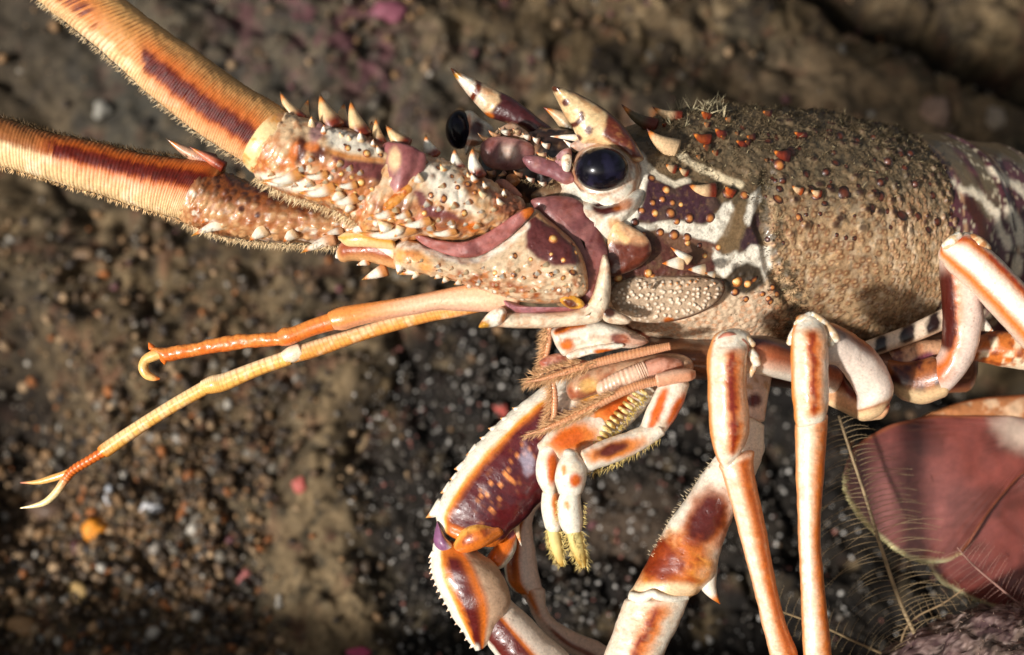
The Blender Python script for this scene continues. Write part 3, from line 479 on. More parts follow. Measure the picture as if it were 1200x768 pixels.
def fan_paint(ox, oy, rim):
    def f(g):
        an = np.arctan2(g.y - oy, g.x - ox); r = np.hypot(g.x - ox, g.y - oy); c = base(g, lin((128, 66, 58))); c = mix(c, lin((84, 42, 36)), sm(.36, .62, fbm(g.V, 40, 3, 91)) * .8)
        c = mix(c, lin((126, 66, 60)), sm(.5, .66, vnoise(np.stack([an * 60, r * .01, r * 0], 1), 3)) * .35); c = mix(c, lin((162, 108, 102)), blob(g, 1055, 600, 70, 60, 20, .9, .2, 40) * .6)
        c = mix(c, lin((200, 188, 146)), sm(.07, .015, g.k) * sm(rim[0], rim[1], g.y) * sm(rim[2], rim[2] - 40, g.x)); c = mix(c, lin((150, 84, 56)), sm(.08, .03, g.k) * (1 - sm(rim[0], rim[1], g.y) * sm(rim[2], rim[2] - 40, g.x)) * .8)
        c = mix(c, lin((222, 200, 180)), blob(g, 1194, 508, 28, 17, 30, .9, .5, 18) * .7); return c  # last pale blob is a painted highlight near the blade's root
    return f
def fan_disp(ox, oy):
    return lambda g: np.sin(np.arctan2(g.y - oy, g.x - ox) * 110) * .18 * (g.k > .05) + (fbm(g.V, 60, 2, 93) - .5) * 8
fd1 = lambda x, y: 62 + (x - 1000) * .16 + (y - 560) * .02
fd2 = lambda x, y: 84 + (x - 1000) * .16
F1 = [(1007, 519), (992, 540), (987, 563), (993, 586), (1007, 605), (1018, 620), (1031, 630), (1057, 650), (1089, 660), (1126, 650), (1162, 598), (1188, 565), (1215, 540), (1240, 510), (1200, 489), (1160, 488), (1126, 487), (1089, 487), (1046, 497)]
F2 = [(1085, 640), (1089, 662), (1102, 680), (1118, 690), (1150, 706), (1190, 714), (1240, 708), (1300, 660), (1320, 580), (1260, 530), (1215, 530), (1150, 600)]
F3 = [(1080, 489), (1110, 476), (1140, 468), (1175, 464), (1260, 462), (1290, 490), (1250, 510), (1160, 498), (1110, 494)]
pillow('tail_fan_blade', F1, fd1, 5, LOB, fan_paint(1230, 500, (520, 600, 1140)), m='fan', n=260, K=40, p=3, axis=[(1090, 560), (1190, 520)], disp=fan_disp(1230, 500))
pillow('tail_fan_blade', F2, fd2, 5, LOB, fan_paint(1290, 540, (640, 680, 1300)), m='fan', n=260, K=40, p=3, axis=[(1180, 650), (1250, 600)], disp=fan_disp(1290, 540))
pillow('tail_fan_blade', F3, lambda x, y: 70 + (x - 1000) * .16, 8, LOB, lambda g: mix(mix(base(g, lin((178, 116, 72))), lin((214, 176, 140)), sm(.45, .65, fbm(g.V, 16, 3, 94))), lin((150, 80, 40)), sm(.25, .05, g.k)), m='fan', n=160, K=20)
def fringe(name, line, d, ln, r, col, parent, per=1.3, out=None, jit=.25, zj=6, **kw):   # hairs along an image-plane polyline, pointing to its left
    a = crom(np.array(line, float), 400); l = np.r_[0, np.cumsum(np.hypot(*np.diff(a, axis=0).T))]; n = int(l[-1] * per); q = np.linspace(0, l[-1], n)
    x = np.interp(q, l, a[:, 0]); y = np.interp(q, l, a[:, 1]); tx = np.interp(q, l, np.gradient(a[:, 0])); ty = np.interp(q, l, np.gradient(a[:, 1])); s = np.hypot(tx, ty)
    if out is None: dx, dy = -ty / s, tx / s
    else: dx, dy = np.full(n, out[0]), np.full(n, out[1])
    dd = d(x, y) if callable(d) else np.full(n, float(d)); dr = np.stack([dx, RNG.normal(size=n) * jit * 1.5, -dy], 1) + RNG.normal(size=(n, 3)) * jit; p0 = P(x, y, dd) + np.stack([RNG.normal(size=n) * .8, RNG.normal(size=n) * zj, RNG.normal(size=n) * .8], 1)
    return hairs(name, p0, dr, ln * (.5 + .7 * RNG.random(n)), r, np.asarray(col) * (.75 + .5 * RNG.random((n, 1))), parent, **kw)
fringe('fan_fringe', [(1000, 530), (988, 563), (993, 586), (1018, 620), (1057, 650), (1089, 660), (1126, 650)][::-1], lambda x, y: fd1(x, y), 8, .45, lin((226, 214, 160)), LOB, per=3.2, zj=1)
fringe('fan_fringe', [(1089, 662), (1102, 680), (1118, 690), (1150, 706), (1190, 714), (1240, 708)][::-1], lambda x, y: fd2(x, y), 8, .45, lin((226, 214, 160)), LOB, per=3.2, zj=1)
# ---- legs
def legpaint(stripe=0.0, w=.22, lo=.0, hi=1.0, edge=(.8, .8), dark=.6, tip=None, rings=True, shade=WH, seed=0, wide=.5, amt=1.0):
    def f(g):
        n = fbm(g.V, 6, 4, seed); n2 = fbm(g.V, 18, 3, seed + 1); s = g.s + .2 * (n - .5) * 2 + .34 * (n2 - .5); wd_, id_ = worley(g.x / 4.2, g.y / 4.2, seed); c = base(g, shade); c = mix(c, CR, sm(.45, .7, n2) * .35); c = mix(c, lin((204, 164, 122)), sm(.56, .7, fbm(g.V, 4, 3, seed + 7)) * .35)
        win = sm(lo - .06, lo + .08, g.t) * sm(hi + .06, hi - .1, g.t) * amt
        c = mix(c, YL * .5 + ORG * .5, bump(s, stripe, w * 2.1 * wide / .5) * win * .75); c = mix(c, lin((218, 112, 30)), bump(s, stripe, w * 1.5) * win); c = mix(c, lin((124, 34, 16)), bump(s, stripe + .06, w * .66) * win * sm(.34, .6, .6 * n + .4 * n2 + dark * .4) * dark * 1.6)
        near = bump(s, stripe, w * 2.6) * win; c = mix(c, lin((150, 66, 26)), (1 - sm(.12, .3, wd_)) * (id_ > .6) * near * .45); c = mix(c, lin((190, 150, 112)), sm(.6, .74, fbm(g.V, 9, 4, seed + 5)) * .4)
        c = mix(c, lin((226, 138, 50)), sm(.8, .97, g.s) * edge[0]); c = mix(c, lin((226, 138, 50)), sm(-.8, -.97, g.s) * edge[1])
        if tip is not None: c = mix(c, tip, sm(.9, .98, g.t))
        return c
    return f
def legdisp(a=1.0, seed=0): return lambda g: (fbm(g.V, 20, 2, seed) - .5) * 3 * a + (fbm(g.V, 6, 2, seed + 1) - .5) * 1.1 * a
def knob(name, b, t, r, parent, d, c1=WH, c2=CR): return rod(name, [(b[0], b[1], d, r * .8), ((b[0] + t[0]) / 2, (b[1] + t[1]) / 2, d - 2, r), (t[0], t[1], d, r * .8)], parent, lambda g: mix(base(g, c1), c2, sm(.4, .6, fbm(g.V, 6, 2, 5))), n=16, step=.9, cap=(.9, .9))
# leg 1 (front knee under the cheek)
L1 = empty('walking_leg', P(860, 480, -150)); L1.parent = LOB; L1.location = W(P(860, 480, -150)) - ORI['spiny_lobster']
LEG1 = L1
limb('upper_segment', [(985, 425, 975, 462, -60, 22), (935, 404, 928, 448, -95, 24), (900, 394, 893, 440, -125, 24), (868, 393, 862, 432, -140, 20)], L1, lambda g: mix(mix(mix(base(g, lin((226, 190, 166))), lin((176, 92, 50)), sm(-.55, .0, g.s) * .9), DB, sm(.15, .75, g.s + .5 * (fbm(g.V, 14, 3, 7) - .5))), WH, sm(-.5, -.75, g.s) * .9), n=40)
limb('middle_segment', [(835, 396, 880, 396, -152, 18), (829, 418, 877, 414, -158, 22), (828.5, 440, 875, 440, -158, 22), (829.5, 474, 876, 470, -156, 23), (833, 515, 878, 503, -154, 22), (840, 538, 873, 522, -152, 17), (847, 549, 866, 531, -150, 11)], L1, legpaint(-.18, .3, .12, .86, (.9, .55), .75, seed=10), n=44, step=1.6, cap=(.55, .2), disp=legdisp(1, 3))
limb('lower_segment', [(842, 547, 884, 530, -146, 14), (848, 562, 884, 552, -144, 17), (866, 626, 896, 612, -138, 15), (881, 682, 908, 676, -132, 14), (893, 732, 921, 728, -126, 13.5), (902, 768, 934, 762, -122, 13), (912, 800, 940, 794, -118, 12)], L1, legpaint(-.45, .42, .0, 1, (.75, .8), .35, tip=lin((214, 150, 50)), seed=12), n=36, step=2, disp=legdisp(.6, 4), cap=(.3, .5))
limb('claw_tip', [(908, 796, 940, 790, -118, 12), (920, 850, 942, 846, -116, 9), (936, 920, 950, 918, -114, 6), (952, 975, 956, 974, -112, 2)], L1, legpaint(0, .3, 0, 1, (.5, .5), .3, tip=DK, seed=13), n=24)
for b, t, r in [((852, 391), (840, 404), 5.5), ((838, 408), (832, 428), 4.5), ((866, 390), (882, 404), 5), ((880, 412), (887, 426), 6.5), ((872, 402), (876, 412), 4), ((884, 428), (879, 440), 4)]: knob('joint_lobe', b, t, r, L1, -157)
rod('joint_membrane', [(838, 402, -160, 3), (853, 393, -164, 4), (870, 400, -164, 4), (876, 412, -162, 3)], L1, lambda g: base(g, lin((176, 112, 90))), m='skin')
# leg 2
L2 = empty('walking_leg', P(950, 440, -150)); L2.parent = LOB; L2.location = W(P(950, 440, -150)) - ORI['spiny_lobster']
limb('upper_segment', [(948, 378, 962, 428, -140, 20), (976, 379, 978, 428, -130, 23), (1004, 394, 990, 440, -118, 24), (1027, 413, 1000, 456, -108, 24), (1042, 440, 1004, 466, -102, 23), (1046, 460, 1004, 478, -98, 22), (1038, 478, 1004, 486, -94, 17)], L2, lambda g: mix(mix(mix(mix(base(g, lin((232, 212, 196))), ORG * .8, sm(.5, .85, g.s) * sm(.62, .4, g.t)), DB, bump(g.s, .62, .2) * sm(.55, .4, g.t) * .9), CR, sm(.8, .95, g.t)), lin((160, 84, 36)), bump(g.t, .9, .03) * .7), n=44, step=1.6, disp=legdisp(.8, 6), cap=(.2, .7))
limb('hip_segment', [(1040, 470, 1030, 492, -90, 15), (1010, 462, 1010, 493, -84, 17), (992, 448, 985, 482, -70, 18), (985, 430, 960, 470, -45, 18)], L2, lambda g: mix(mix(base(g, lin((200, 150, 110))), RB * .8, sm(-.2, .5, g.s + .4 * (fbm(g.V, 10, 3, 8) - .5))), CR, sm(-.6, -.85, g.s)), n=36)
limb('middle_segment', [(933, 374, 966, 376, -152, 14), (927, 395, 969, 396, -160, 20), (926.5, 425, 971, 420, -160, 21), (927.5, 455, 971, 452, -158, 21), (930, 483, 970, 476, -156, 19), (933, 499, 967, 490, -154, 14)], L2, legpaint(-.08, .3, .12, .9, (.95, .6), .62, seed=20), n=44, step=1.6, cap=(.5, .25), disp=legdisp(1, 8))
limb('lower_segment', [(932, 499, 970, 488, -150, 14), (932, 515, 969, 510, -149, 17), (933, 560, 965, 558, -146, 15.5), (935, 626, 961, 622, -142, 14), (938, 690, 966, 688, -138, 14), (940, 735, 971, 732, -134, 14), (942, 770, 974, 766, -132, 13), (946, 800, 974, 798, -130, 12)], L2, legpaint(-.75, .4, .0, 1, (.85, .9), .2, tip=lin((214, 150, 50)), seed=22), n=36, step=2, disp=legdisp(.6, 9), cap=(.3, .5))
limb('claw_tip', [(944, 796, 974, 794, -130, 12), (948, 850, 970, 848, -128, 9), (954, 920, 968, 919, -126, 6), (962, 980, 966, 980, -124, 2)], L2, legpaint(0, .3, 0, 1, (.5, .5), .3, tip=DK, seed=23), n=24)
for b, t, r in [((949, 369), (934, 380), 5), ((932, 386), (925, 402), 4.5), ((952, 369), (968, 380), 5), ((970, 384), (980, 398), 6), ((968, 394), (974, 404), 5)]: knob('joint_lobe', b, t, r, L2, -158)
# leg 3 (right, knee high against the flank)
L3 = empty('walking_leg', P(1125, 350, -60)); L3.parent = LOB; L3.location = W(P(1125, 350, -60)) - ORI['spiny_lobster']
limb('hip_segment', [(1040, 420, 1060, 470, -40, 22), (1066, 424, 1082, 474, -46, 22), (1090, 418, 1106, 466, -54, 24)], L3, lambda g: mix(mix(base(g, lin((150, 84, 40))), DB, sm(.4, .6, fbm(g.V, 14, 3, 9))), lin((228, 196, 150)), sm(-.1, -.6, g.s) * .8), n=40)
limb('upper_segment', [(1072, 436, 1084, 466, -30, 18), (1084, 425, 1100, 467, -50, 24), (1098, 418, 1122, 448, -62, 24), (1104, 402, 1142, 418, -68, 23), (1105.5, 378, 1150, 382, -74, 22), (1104, 350, 1151, 352, -80, 22), (1101, 315, 1146, 318, -86, 22), (1103, 290, 1140, 286, -90, 19)], L3, lambda g: mix(mix(mix(base(g, lin((226, 204, 190))), ORG * .9, bump(g.s, .52, .34) * sm(.1, .2, g.t)), lin((74, 22, 14)), sm(.42, .66, g.s + .22 * (fbm(g.V, 6, 3, 11) - .5)) * sm(.34, .42, g.t) * sm(.93, .8, g.t)), lin((190, 92, 34)), bump(g.s, .2, .5) * bump(g.t, .2, .1)), n=44, step=1.6, disp=legdisp(.8, 11), cap=(.8, .5))
limb('middle_segment', [(1119, 276, 1104, 306, -104, 16), (1135, 273, 1112, 318, -108, 21), (1152, 286, 1128, 332, -112, 23), (1176, 308, 1152, 356, -116, 24), (1205, 338, 1185, 392, -120, 26), (1240, 378, 1222, 432, -124, 26), (1275, 420, 1262, 468, -128, 24)], L3, lambda g: mix(mix(mix(base(g, WH), ORG * .95, bump(g.s + .1 * (fbm(g.V, 6, 2, 12) - .5), .55, .3)), ORG * .95, bump(g.s, -.72, .26)), lin((178, 56, 18)), bump(g.s, .62, .14) * sm(.4, .6, fbm(g.V, 9, 3, 13) + .1)), n=48, step=1.6, disp=legdisp(.8, 12), cap=(.5, .3))
limb('lower_segment', [(1272, 424, 1262, 464, -128, 20), (1330, 520, 1300, 536, -120, 17), (1390, 680, 1362, 690, -90, 14), (1420, 860, 1400, 864, -60, 10), (1430, 990, 1424, 990, -40, 2)], L3, legpaint(0, .3, seed=31), n=30)
knob('joint_lobe', (1140, 280), (1156, 292), 8, L3, -118, CR, lin((190, 130, 80))); knob('joint_lobe', (1124, 276), (1108, 288), 6, L3, -116)
spine((1150, 380), (1164, 388), 8, L3, WH, WH, WH, db=-70, dt=-74)
# leg 4, a hind leg mostly hidden
L4 = empty('walking_leg', P(1180, 410, -20)); L4.parent = LOB; L4.location = W(P(1180, 410, -20)) - ORI['spiny_lobster']
limb('upper_segment', [(1100, 402, 1108, 430, -10, 16), (1140, 396, 1142, 424, -18, 17), (1172, 388, 1176, 430, -24, 20), (1215, 392, 1216, 438, -30, 20), (1260, 420, 1240, 460, -36, 18)], L4, lambda g: mix(mix(base(g, lin((196, 108, 44))), lin((236, 214, 180)), sm(.5, .62, fbm(g.V, 13, 3, 14))), lin((120, 50, 20)), sm(.55, .66, fbm(g.V, 9, 3, 15)) * .8), n=36, disp=legdisp(1, 15))
limb('lower_segment', [(1256, 424, 1240, 458, -34, 16), (1300, 560, 1276, 570, 0, 13), (1320, 780, 1302, 784, 60, 10), (1330, 980, 1322, 980, 90, 3)], L4, legpaint(0, .3, seed=41), n=30)
# leg 0: broad leg slanting down to the left behind leg 1
L0 = empty('walking_leg', P(850, 600, -80)); L0.parent = LOB; L0.location = W(P(850, 600, -80)) - ORI['spiny_lobster']
limb('hip_segment', [(866, 436, 905, 440, -70, 18), (868, 462, 900, 466, -74, 17), (870, 486, 896, 492, -78, 15)], L0, lambda g: mix(mix(base(g, lin((224, 196, 176))), lin((196, 150, 110)), sm(.45, .6, fbm(g.V, 9, 3, 16))), lin((90, 30, 26)), blob(g, 884, 470, 9, 8)), n=36)
def l0p(g):
    n = fbm(g.V, 9, 3, 17); c = base(g, WH); c = mix(c, YL * .6 + ORG * .4, blob(g, 790, 672, 46, 46, 0, .5, .4)); c = mix(c, ORG * .8, blob(g, 784, 664, 34, 34, 0, .5, .6, 10) + blob(g, 828, 612, 26, 42, 25, .4, .3)); c = mix(c, lin((84, 26, 20)), blob(g, 828, 608, 20, 36, 25, .35, .3)); c = mix(c, lin((126, 44, 14)), blob(g, 776, 660, 26, 22, 40, .5, .7, 10) + blob(g, 770, 650, 9, 22, 25, .5, .5, 8)); c = mix(c, lin((150, 60, 18)), sm(.56, .66, n) * blob(g, 792, 664, 40, 40) * .8)
    return mix(c, YL * .5 + WH * .5, blob(g, 775, 692, 50, 9, 0, .5, .2))
limb('middle_segment', [(866, 488, 896, 500, -82, 20), (852, 512, 895, 528, -84, 21), (837, 538, 886, 552, -86, 22), (815, 568, 872, 584, -88, 24), (794, 598, 855, 614, -90, 26), (778, 622, 846, 642, -92, 28), (760, 656, 838, 674, -93, 29), (744, 684, 822, 692, -94, 27), (737, 695, 810, 699, -94, 22)], L0, l0p, n=52, step=1.6, disp=legdisp(1.3, 18), cap=(.3, .12))
spine((826, 664), (844, 708), 15, L0, WH, WH, lin((176, 90, 30)), db=-92, dt=-94, bend=-.1)
limb('lower_segment', [(732, 704, 808, 701, -92, 26), (722, 730, 794, 735, -93, 26), (710, 762, 778, 768, -94, 25), (690, 820, 752, 830, -96, 24), (660, 900, 706, 912, -98, 20), (640, 985, 660, 990, -100, 8)], L0, legpaint(-.02, .22, .02, 1, (.2, .2), .6, seed=33), n=48, step=1.8, disp=legdisp(1, 20), cap=(.2, .4))
rod('joint_lobe', [(738, 698, -106, 5), (752, 701, -116, 6), (764, 696, -120, 5), (772, 699, -122, 5), (790, 702, -118, 4), (806, 699, -108, 4)], L0, lambda g: base(g, WH), n=16)
fringe('setae', [(836, 540), (794, 598), (762, 654)], -98, 5, .35, lin((226, 206, 170)), L0, per=.6, out=(-.8, -.5), zj=8)
# ---- big front claw leg, folded down at lower left
CL = empty('claw_leg', P(570, 600, -70)); CL.parent = LOB; CL.location = W(P(570, 600, -70)) - ORI['spiny_lobster']
def clp(g):
    n = fbm(g.V, 6, 3, 34); s = g.s + .12 * (fbm(g.V, 16, 2, 35) - .5); c = base(g, WH); c = mix(c, YL, sm(.8, .7, s)); c = mix(c, ORG * .85, sm(.75, .63, s)); c = mix(c, lin((84, 20, 24)), sm(.67, .52, s)); c = mix(c, lin((62, 22, 34)), sm(.45, .62, n) * sm(.4, .1, s) * .6)
    w_, i_ = worley(g.x / 8.5 + .4 * g.y / 8.5, g.y / 8.5, 9); mk = blob(g, 598, 555, 14, 42, 38, .6, .4, 10) + blob(g, 570, 588, 10, 22, 10, .6, .4, 10); c = mix(c, lin((222, 136, 70)), mk * (1 - sm(.18, .36, w_)) * (i_ > .3)); c = mix(c, ORG * .9, sm(.86, .95, g.t) * sm(.7, .5, s)); c = mix(c, lin((160, 150, 166)), blob(g, 618, 540, 7, 18, -8, .4, .5, 8) * .8)
    c = mix(c, WH * .95, blob(g, 668, 458, 24, 16, -30, .4, .4)); c = mix(c, YL * .8 + ORG * .2, blob(g, 690, 455, 18, 20, 0, .6, .4)); return c
limb('upper_segment', [(690, 425, 745, 470, -60, 26), (652, 444, 716, 500, -66, 30), (615, 469, 682, 536, -70, 32), (578, 502, 650, 572, -72, 34), (547, 535, 624, 598, -74, 34), (522, 574, 604, 618, -76, 32), (511, 600, 594, 630, -76, 28), (512, 616, 584, 640, -76, 22)], CL, clp, n=64, step=1.5, disp=lambda g: (fbm(g.V, 18, 2, 36) - .5) * 4 + (fbm(g.V, 5, 2, 37) - .5) * 1.2, cap=(.2, .2))
for b, t, r in [((610, 480), (600, 478), 4), ((596, 492), (586, 490), 4.5), ((583, 503), (572, 502), 5), ((571, 514), (562, 513), 4), ((560, 525), (546, 534), 6), ((553, 536), (540, 543), 4), ((545, 546), (532, 550), 6), ((537, 558), (527, 562), 5), ((530, 570), (516, 578), 7), ((520, 592), (499, 607), 10)]: spine(b, t, r, CL, WH, WH, lin((190, 140, 70)), db=-76, dt=-78, bend=.04)
spine((600, 600), (611, 640), 6, CL, WH, CR, WH, db=-60)
limb('joint_cap', [(532, 636, 537, 650, -90, 9), (542, 620, 552, 647, -97, 14), (560, 612, 570, 640, -99, 14), (580, 612, 588, 628, -92, 10)], CL, lambda g: mix(mix(base(g, lin((206, 110, 36))), lin((230, 170, 80)), sm(.3, .8, g.s)), lin((140, 56, 20)), sm(.55, .7, fbm(g.V, 9, 3, 38)) * .8), n=36, step=1.4, cap=(.6, .6))
limb('joint_membrane', [(512, 612, 522, 630, -84, 12), (508, 632, 534, 642, -86, 14), (512, 646, 530, 652, -84, 10)], CL, lambda g: mix(base(g, lin((132, 84, 118))), WH, bump(g.s, -.7, .3)), m='skin', n=30)
def cl2(g):
    c = base(g, WH); s = g.s; c = mix(c, YL, sm(.72, .6, s)); c = mix(c, ORG * .9, sm(.66, .5, s)); c = mix(c, lin((88, 22, 20)), sm(.52, .36, s + .15 * (fbm(g.V, 8, 3, 40) - .5)) * sm(.02, .1, g.t)); c = mix(c, ORG, bump(s, -.22, .16) * .95); c = mix(c, lin((196, 160, 130)), sm(-.26, -.42, s)); c = mix(c, WH * .9, sm(.86, .97, g.t) * sm(0, .5, s)); return c
limb('middle_segment', [(508, 640, 560, 646, -80, 20), (505, 662, 582, 664, -84, 28), (508, 680, 594, 686, -86, 30), (518, 700, 598, 704, -86, 30), (532, 725, 592, 722, -84, 26), (546, 748, 580, 742, -80, 18), (556, 762, 572, 752, -78, 10)], CL, cl2, n=56, step=1.4, disp=legdisp(1.2, 42), cap=(.4, .3))
for k in range(15):
    q = k / 14; x = np.interp(q, [0, .25, .5, .75, 1], [505, 506, 517, 533, 553]); y = np.interp(q, [0, .25, .5, .75, 1], [650, 672, 698, 724, 756]); spine((x + 4, y - 2), (x - 3, y + 4), 3.4, CL, WH, WH, WH, name='serration', db=-86)
limb('lower_segment', [(596, 700, 562, 742, -72, 24), (612, 716, 576, 762, -74, 28), (640, 742, 600, 800, -76, 28), (676, 780, 630, 850, -78, 26), (690, 830, 660, 900, -78, 20), (690, 900, 676, 930, -78, 8)], CL, lambda g: mix(mix(mix(base(g, lin((226, 206, 186))), ORG * .9, sm(.42, .3, g.s)), lin((92, 26, 18)), sm(.3, .14, g.s + .1 * (fbm(g.V, 9, 3, 44) - .5))), WH, sm(-.7, -.85, g.s)), n=48, disp=legdisp(1.2, 45), cap=(.3, .3))
limb('inner_plate', [(600, 618, 606, 632, -52, 8), (586, 632, 604, 646, -56, 12), (572, 650, 594, 662, -60, 14), (570, 656, 584, 668, -60, 9)], CL, lambda g: mix(mix(base(g, lin((222, 112, 34))), WH, sm(-.4, -.7, g.s)), lin((190, 110, 120)), blob(g, 598, 624, 7, 7)), n=30, step=1.4)
# the claw leg of the far side, showing behind it
CF = empty('claw_leg', P(615, 680, 0)); CF.parent = LOB; CF.location = W(P(615, 680, 0)) - ORI['spiny_lobster']
limb('upper_segment', [(660, 520, 690, 520, 0, 18), (636, 560, 660, 570, -4, 18), (604, 610, 626, 604, -8, 18), (592, 648, 628, 650, -10, 20), (592, 676, 634, 684, -10, 19), (600, 690, 638, 694, -10, 15)], CF, lambda g: mix(mix(mix(base(g, lin((226, 200, 184))), ORG * .95, sm(-.1, .2, g.s) * sm(.3, .4, g.t)), RB, bump(g.s, .45, .2) * bump(g.t, .62, .16)), WH, sm(.75, .9, g.s)), n=36, disp=legdisp(1, 46))
limb('lower_segment', [(606, 690, 640, 692, -10, 16), (618, 706, 640, 710, -8, 14), (626, 724, 650, 726, -6, 14), (650, 755, 676, 742, -4, 14), (700, 790, 724, 768, 0, 12), (760, 860, 776, 850, 8, 8)], CF, lambda g: mix(mix(base(g, lin((224, 198, 178))), ORG * .9, bump(g.s, .3, .4) * sm(.5, .2, g.t)), lin((126, 42, 20)), sm(.4, .55, g.t) * sm(.4, .0, np.abs(g.s - .1))), n=32, disp=legdisp(1, 47))
# ---- lower rim of the carapace and the dark hollow under it
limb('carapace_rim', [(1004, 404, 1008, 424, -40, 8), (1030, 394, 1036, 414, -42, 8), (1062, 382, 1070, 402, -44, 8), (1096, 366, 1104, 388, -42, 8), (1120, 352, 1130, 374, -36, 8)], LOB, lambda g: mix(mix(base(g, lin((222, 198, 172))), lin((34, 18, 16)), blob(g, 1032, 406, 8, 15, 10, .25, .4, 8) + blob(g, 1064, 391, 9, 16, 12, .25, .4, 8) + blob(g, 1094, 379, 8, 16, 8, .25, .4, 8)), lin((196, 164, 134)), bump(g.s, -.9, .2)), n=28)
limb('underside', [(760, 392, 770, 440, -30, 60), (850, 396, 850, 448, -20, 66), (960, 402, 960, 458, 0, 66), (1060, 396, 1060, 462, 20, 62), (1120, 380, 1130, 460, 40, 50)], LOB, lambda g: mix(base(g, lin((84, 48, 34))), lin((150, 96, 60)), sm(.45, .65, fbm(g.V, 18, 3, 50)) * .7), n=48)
pillow('hip_plate', [(1040, 412), (1062, 402), (1090, 398), (1110, 400), (1106, 420), (1080, 436), (1056, 444), (1036, 440)], -34, 14, LOB, lambda g: mix(mix(base(g, lin((196, 148, 112))), lin((112, 60, 44)), sm(.45, .6, fbm(g.V, 12, 3, 52))), lin((120, 66, 84)), blob(g, 1080, 424, 18, 8, -30, .4)))
# ---- eyes
def eyeball(x, y, rx, ry, d, dep, par):
    return limb('eyeball', [(x - rx * math.cos(a), y - ry * math.sin(a) - .01, x - rx * math.cos(a), y + ry * math.sin(a) + .01, d, dep * math.sin(a) + .05) for a in np.linspace(.06, math.pi - .06, 22)], par, lambda g: mix(mix(base(g, lin((15, 14, 22))), lin((40, 38, 60)), sm(.45, .7, fbm(g.V, 12, 3, 55)) * .6), lin((40, 22, 18)), bump(np.hypot((g.x - x) / rx, (g.y - y) / ry), 1, .07)), n=64, step=.9, m='eye', cap=(.02, .02))
ES = pillow('eye_stalk', [(668, 226), (668, 200), (676, 180), (694, 170), (716, 168), (738, 178), (750, 200), (748, 226), (736, 246), (716, 256), (694, 250), (678, 240)], -112, 30, LOB, lambda g: mix(mix(mix(base(g, WH), lin((84, 44, 30)), polym(g, [(664, 186), (684, 172), (682, 214), (690, 226), (668, 222)], 3, 2)), lin((190, 150, 120)), bump(np.hypot((g.x - 705) / 34, (g.y - 199) / 29), 1, .06)), lin((150, 88, 34)), linem(g, [(742, 182), (748, 204), (744, 224), (736, 236)], 3.5, 2.5, 1) * .8), n=120, K=18, keep='stalk')
eyeball(705, 198.5, 31.5, 26, -143, 26, ES)
pillow('eye_socket', [(655, 236), (676, 228), (700, 238), (724, 236), (744, 222), (756, 226), (748, 248), (728, 270), (714, 296), (704, 300), (698, 276), (684, 262), (666, 252)], -112, 34, LOB, lambda g: mix(mix(mix(base(g, WH), lin((70, 26, 22)), blob(g, 711, 245, 19, 8.5, 4, .25, .2)), lin((168, 92, 36)), blob(g, 732, 240, 12, 6, -25, .5, .3) * .85), YL * .6 + ORG * .4, blob(g, 720, 262, 8, 7) * .7), n=140)
ES2 = pillow('eye_stalk', [(543, 170), (536, 156), (541, 134), (552, 130), (562, 138), (578, 150), (574, 166), (556, 172), (546, 182)], -20, 14, LOB, lambda g: mix(mix(base(g, WH), lin((76, 30, 26)), blob(g, 558, 150, 8, 11, 10, .4, .4, 8)), ORG, blob(g, 547, 150, 4, 18, 12) * .7 + blob(g, 553, 168, 9, 4) * .7), n=100)
eyeball(538, 152, 16, 23, -22, 18, ES2)
# ---- horns
def horn1(g):
    c = base(g, CR * .95); c = mix(c, WH, blob(g, 545, 105, 24, 16, 40, .5, .2)); c = mix(c, lin((74, 32, 34)), polym(g, [(584, 100), (612, 116), (650, 146), (650, 170), (600, 152), (570, 138), (576, 132), (586, 118)], 2.5, 2)); c = mix(c, lin((104, 44, 22)), linem(g, [(562, 92), (560, 106), (552, 118)], 3.2, 1.5, 2)); c = mix(c, ORG * .8, blob(g, 571, 137, 8, 5)); c = mix(c, lin((186, 142, 106)), polym(g, [(592, 142), (612, 148), (632, 162), (600, 158)], 3, 2)); c = mix(c, YL * .7, blob(g, 534, 88, 7, 5)); return mix(c, lin((78, 40, 22)), blob(g, 530, 82, 6, 6))
pillow('horn', [(528, 80), (535, 84), (546, 89), (558, 94), (572, 101), (584, 107), (597, 113), (608, 120), (620, 129), (633, 140), (648, 152), (648, 164), (632, 164), (615, 156), (602, 150), (592, 144), (582, 141), (572, 137), (562, 127), (553, 117), (544, 106), (534, 92)], -52, 13, LOB, horn1, axis=[(534, 87), (575, 118), (640, 158)], n=170, keep='horn1')
def horn2(g):
    c = base(g, lin((220, 188, 140))); c = mix(c, lin((104, 46, 30)), polym(g, [(712, 128), (728, 140), (742, 160), (756, 186), (740, 186), (722, 172), (706, 158), (710, 146)], 2.5, 2)); n = fbm(g.V, 3, 2, 57); c = mix(c, lin((150, 96, 56)), polym(g, [(716, 140), (740, 165), (748, 180), (722, 168)], 4, 2) * sm(.5, .65, n) * .7)
    c = mix(c, lin((80, 34, 22)), blob(g, 663, 120, 4.5, 4.5, 0, .3, .2, 6) + linem(g, [(681, 133), (682, 140), (674, 146), (668, 147)], 3, 1.2, 1) + blob(g, 690, 153, 4.5, 5, 0, .4, .2, 6) + blob(g, 677, 162, 5, 4)); c = mix(c, lin((74, 40, 26)), linem(g, [(664, 104), (690, 116), (712, 130), (726, 143)], 1.8, 1, 1) * .9); return mix(c, lin((84, 38, 20)), blob(g, 651, 104, 6, 4.5))
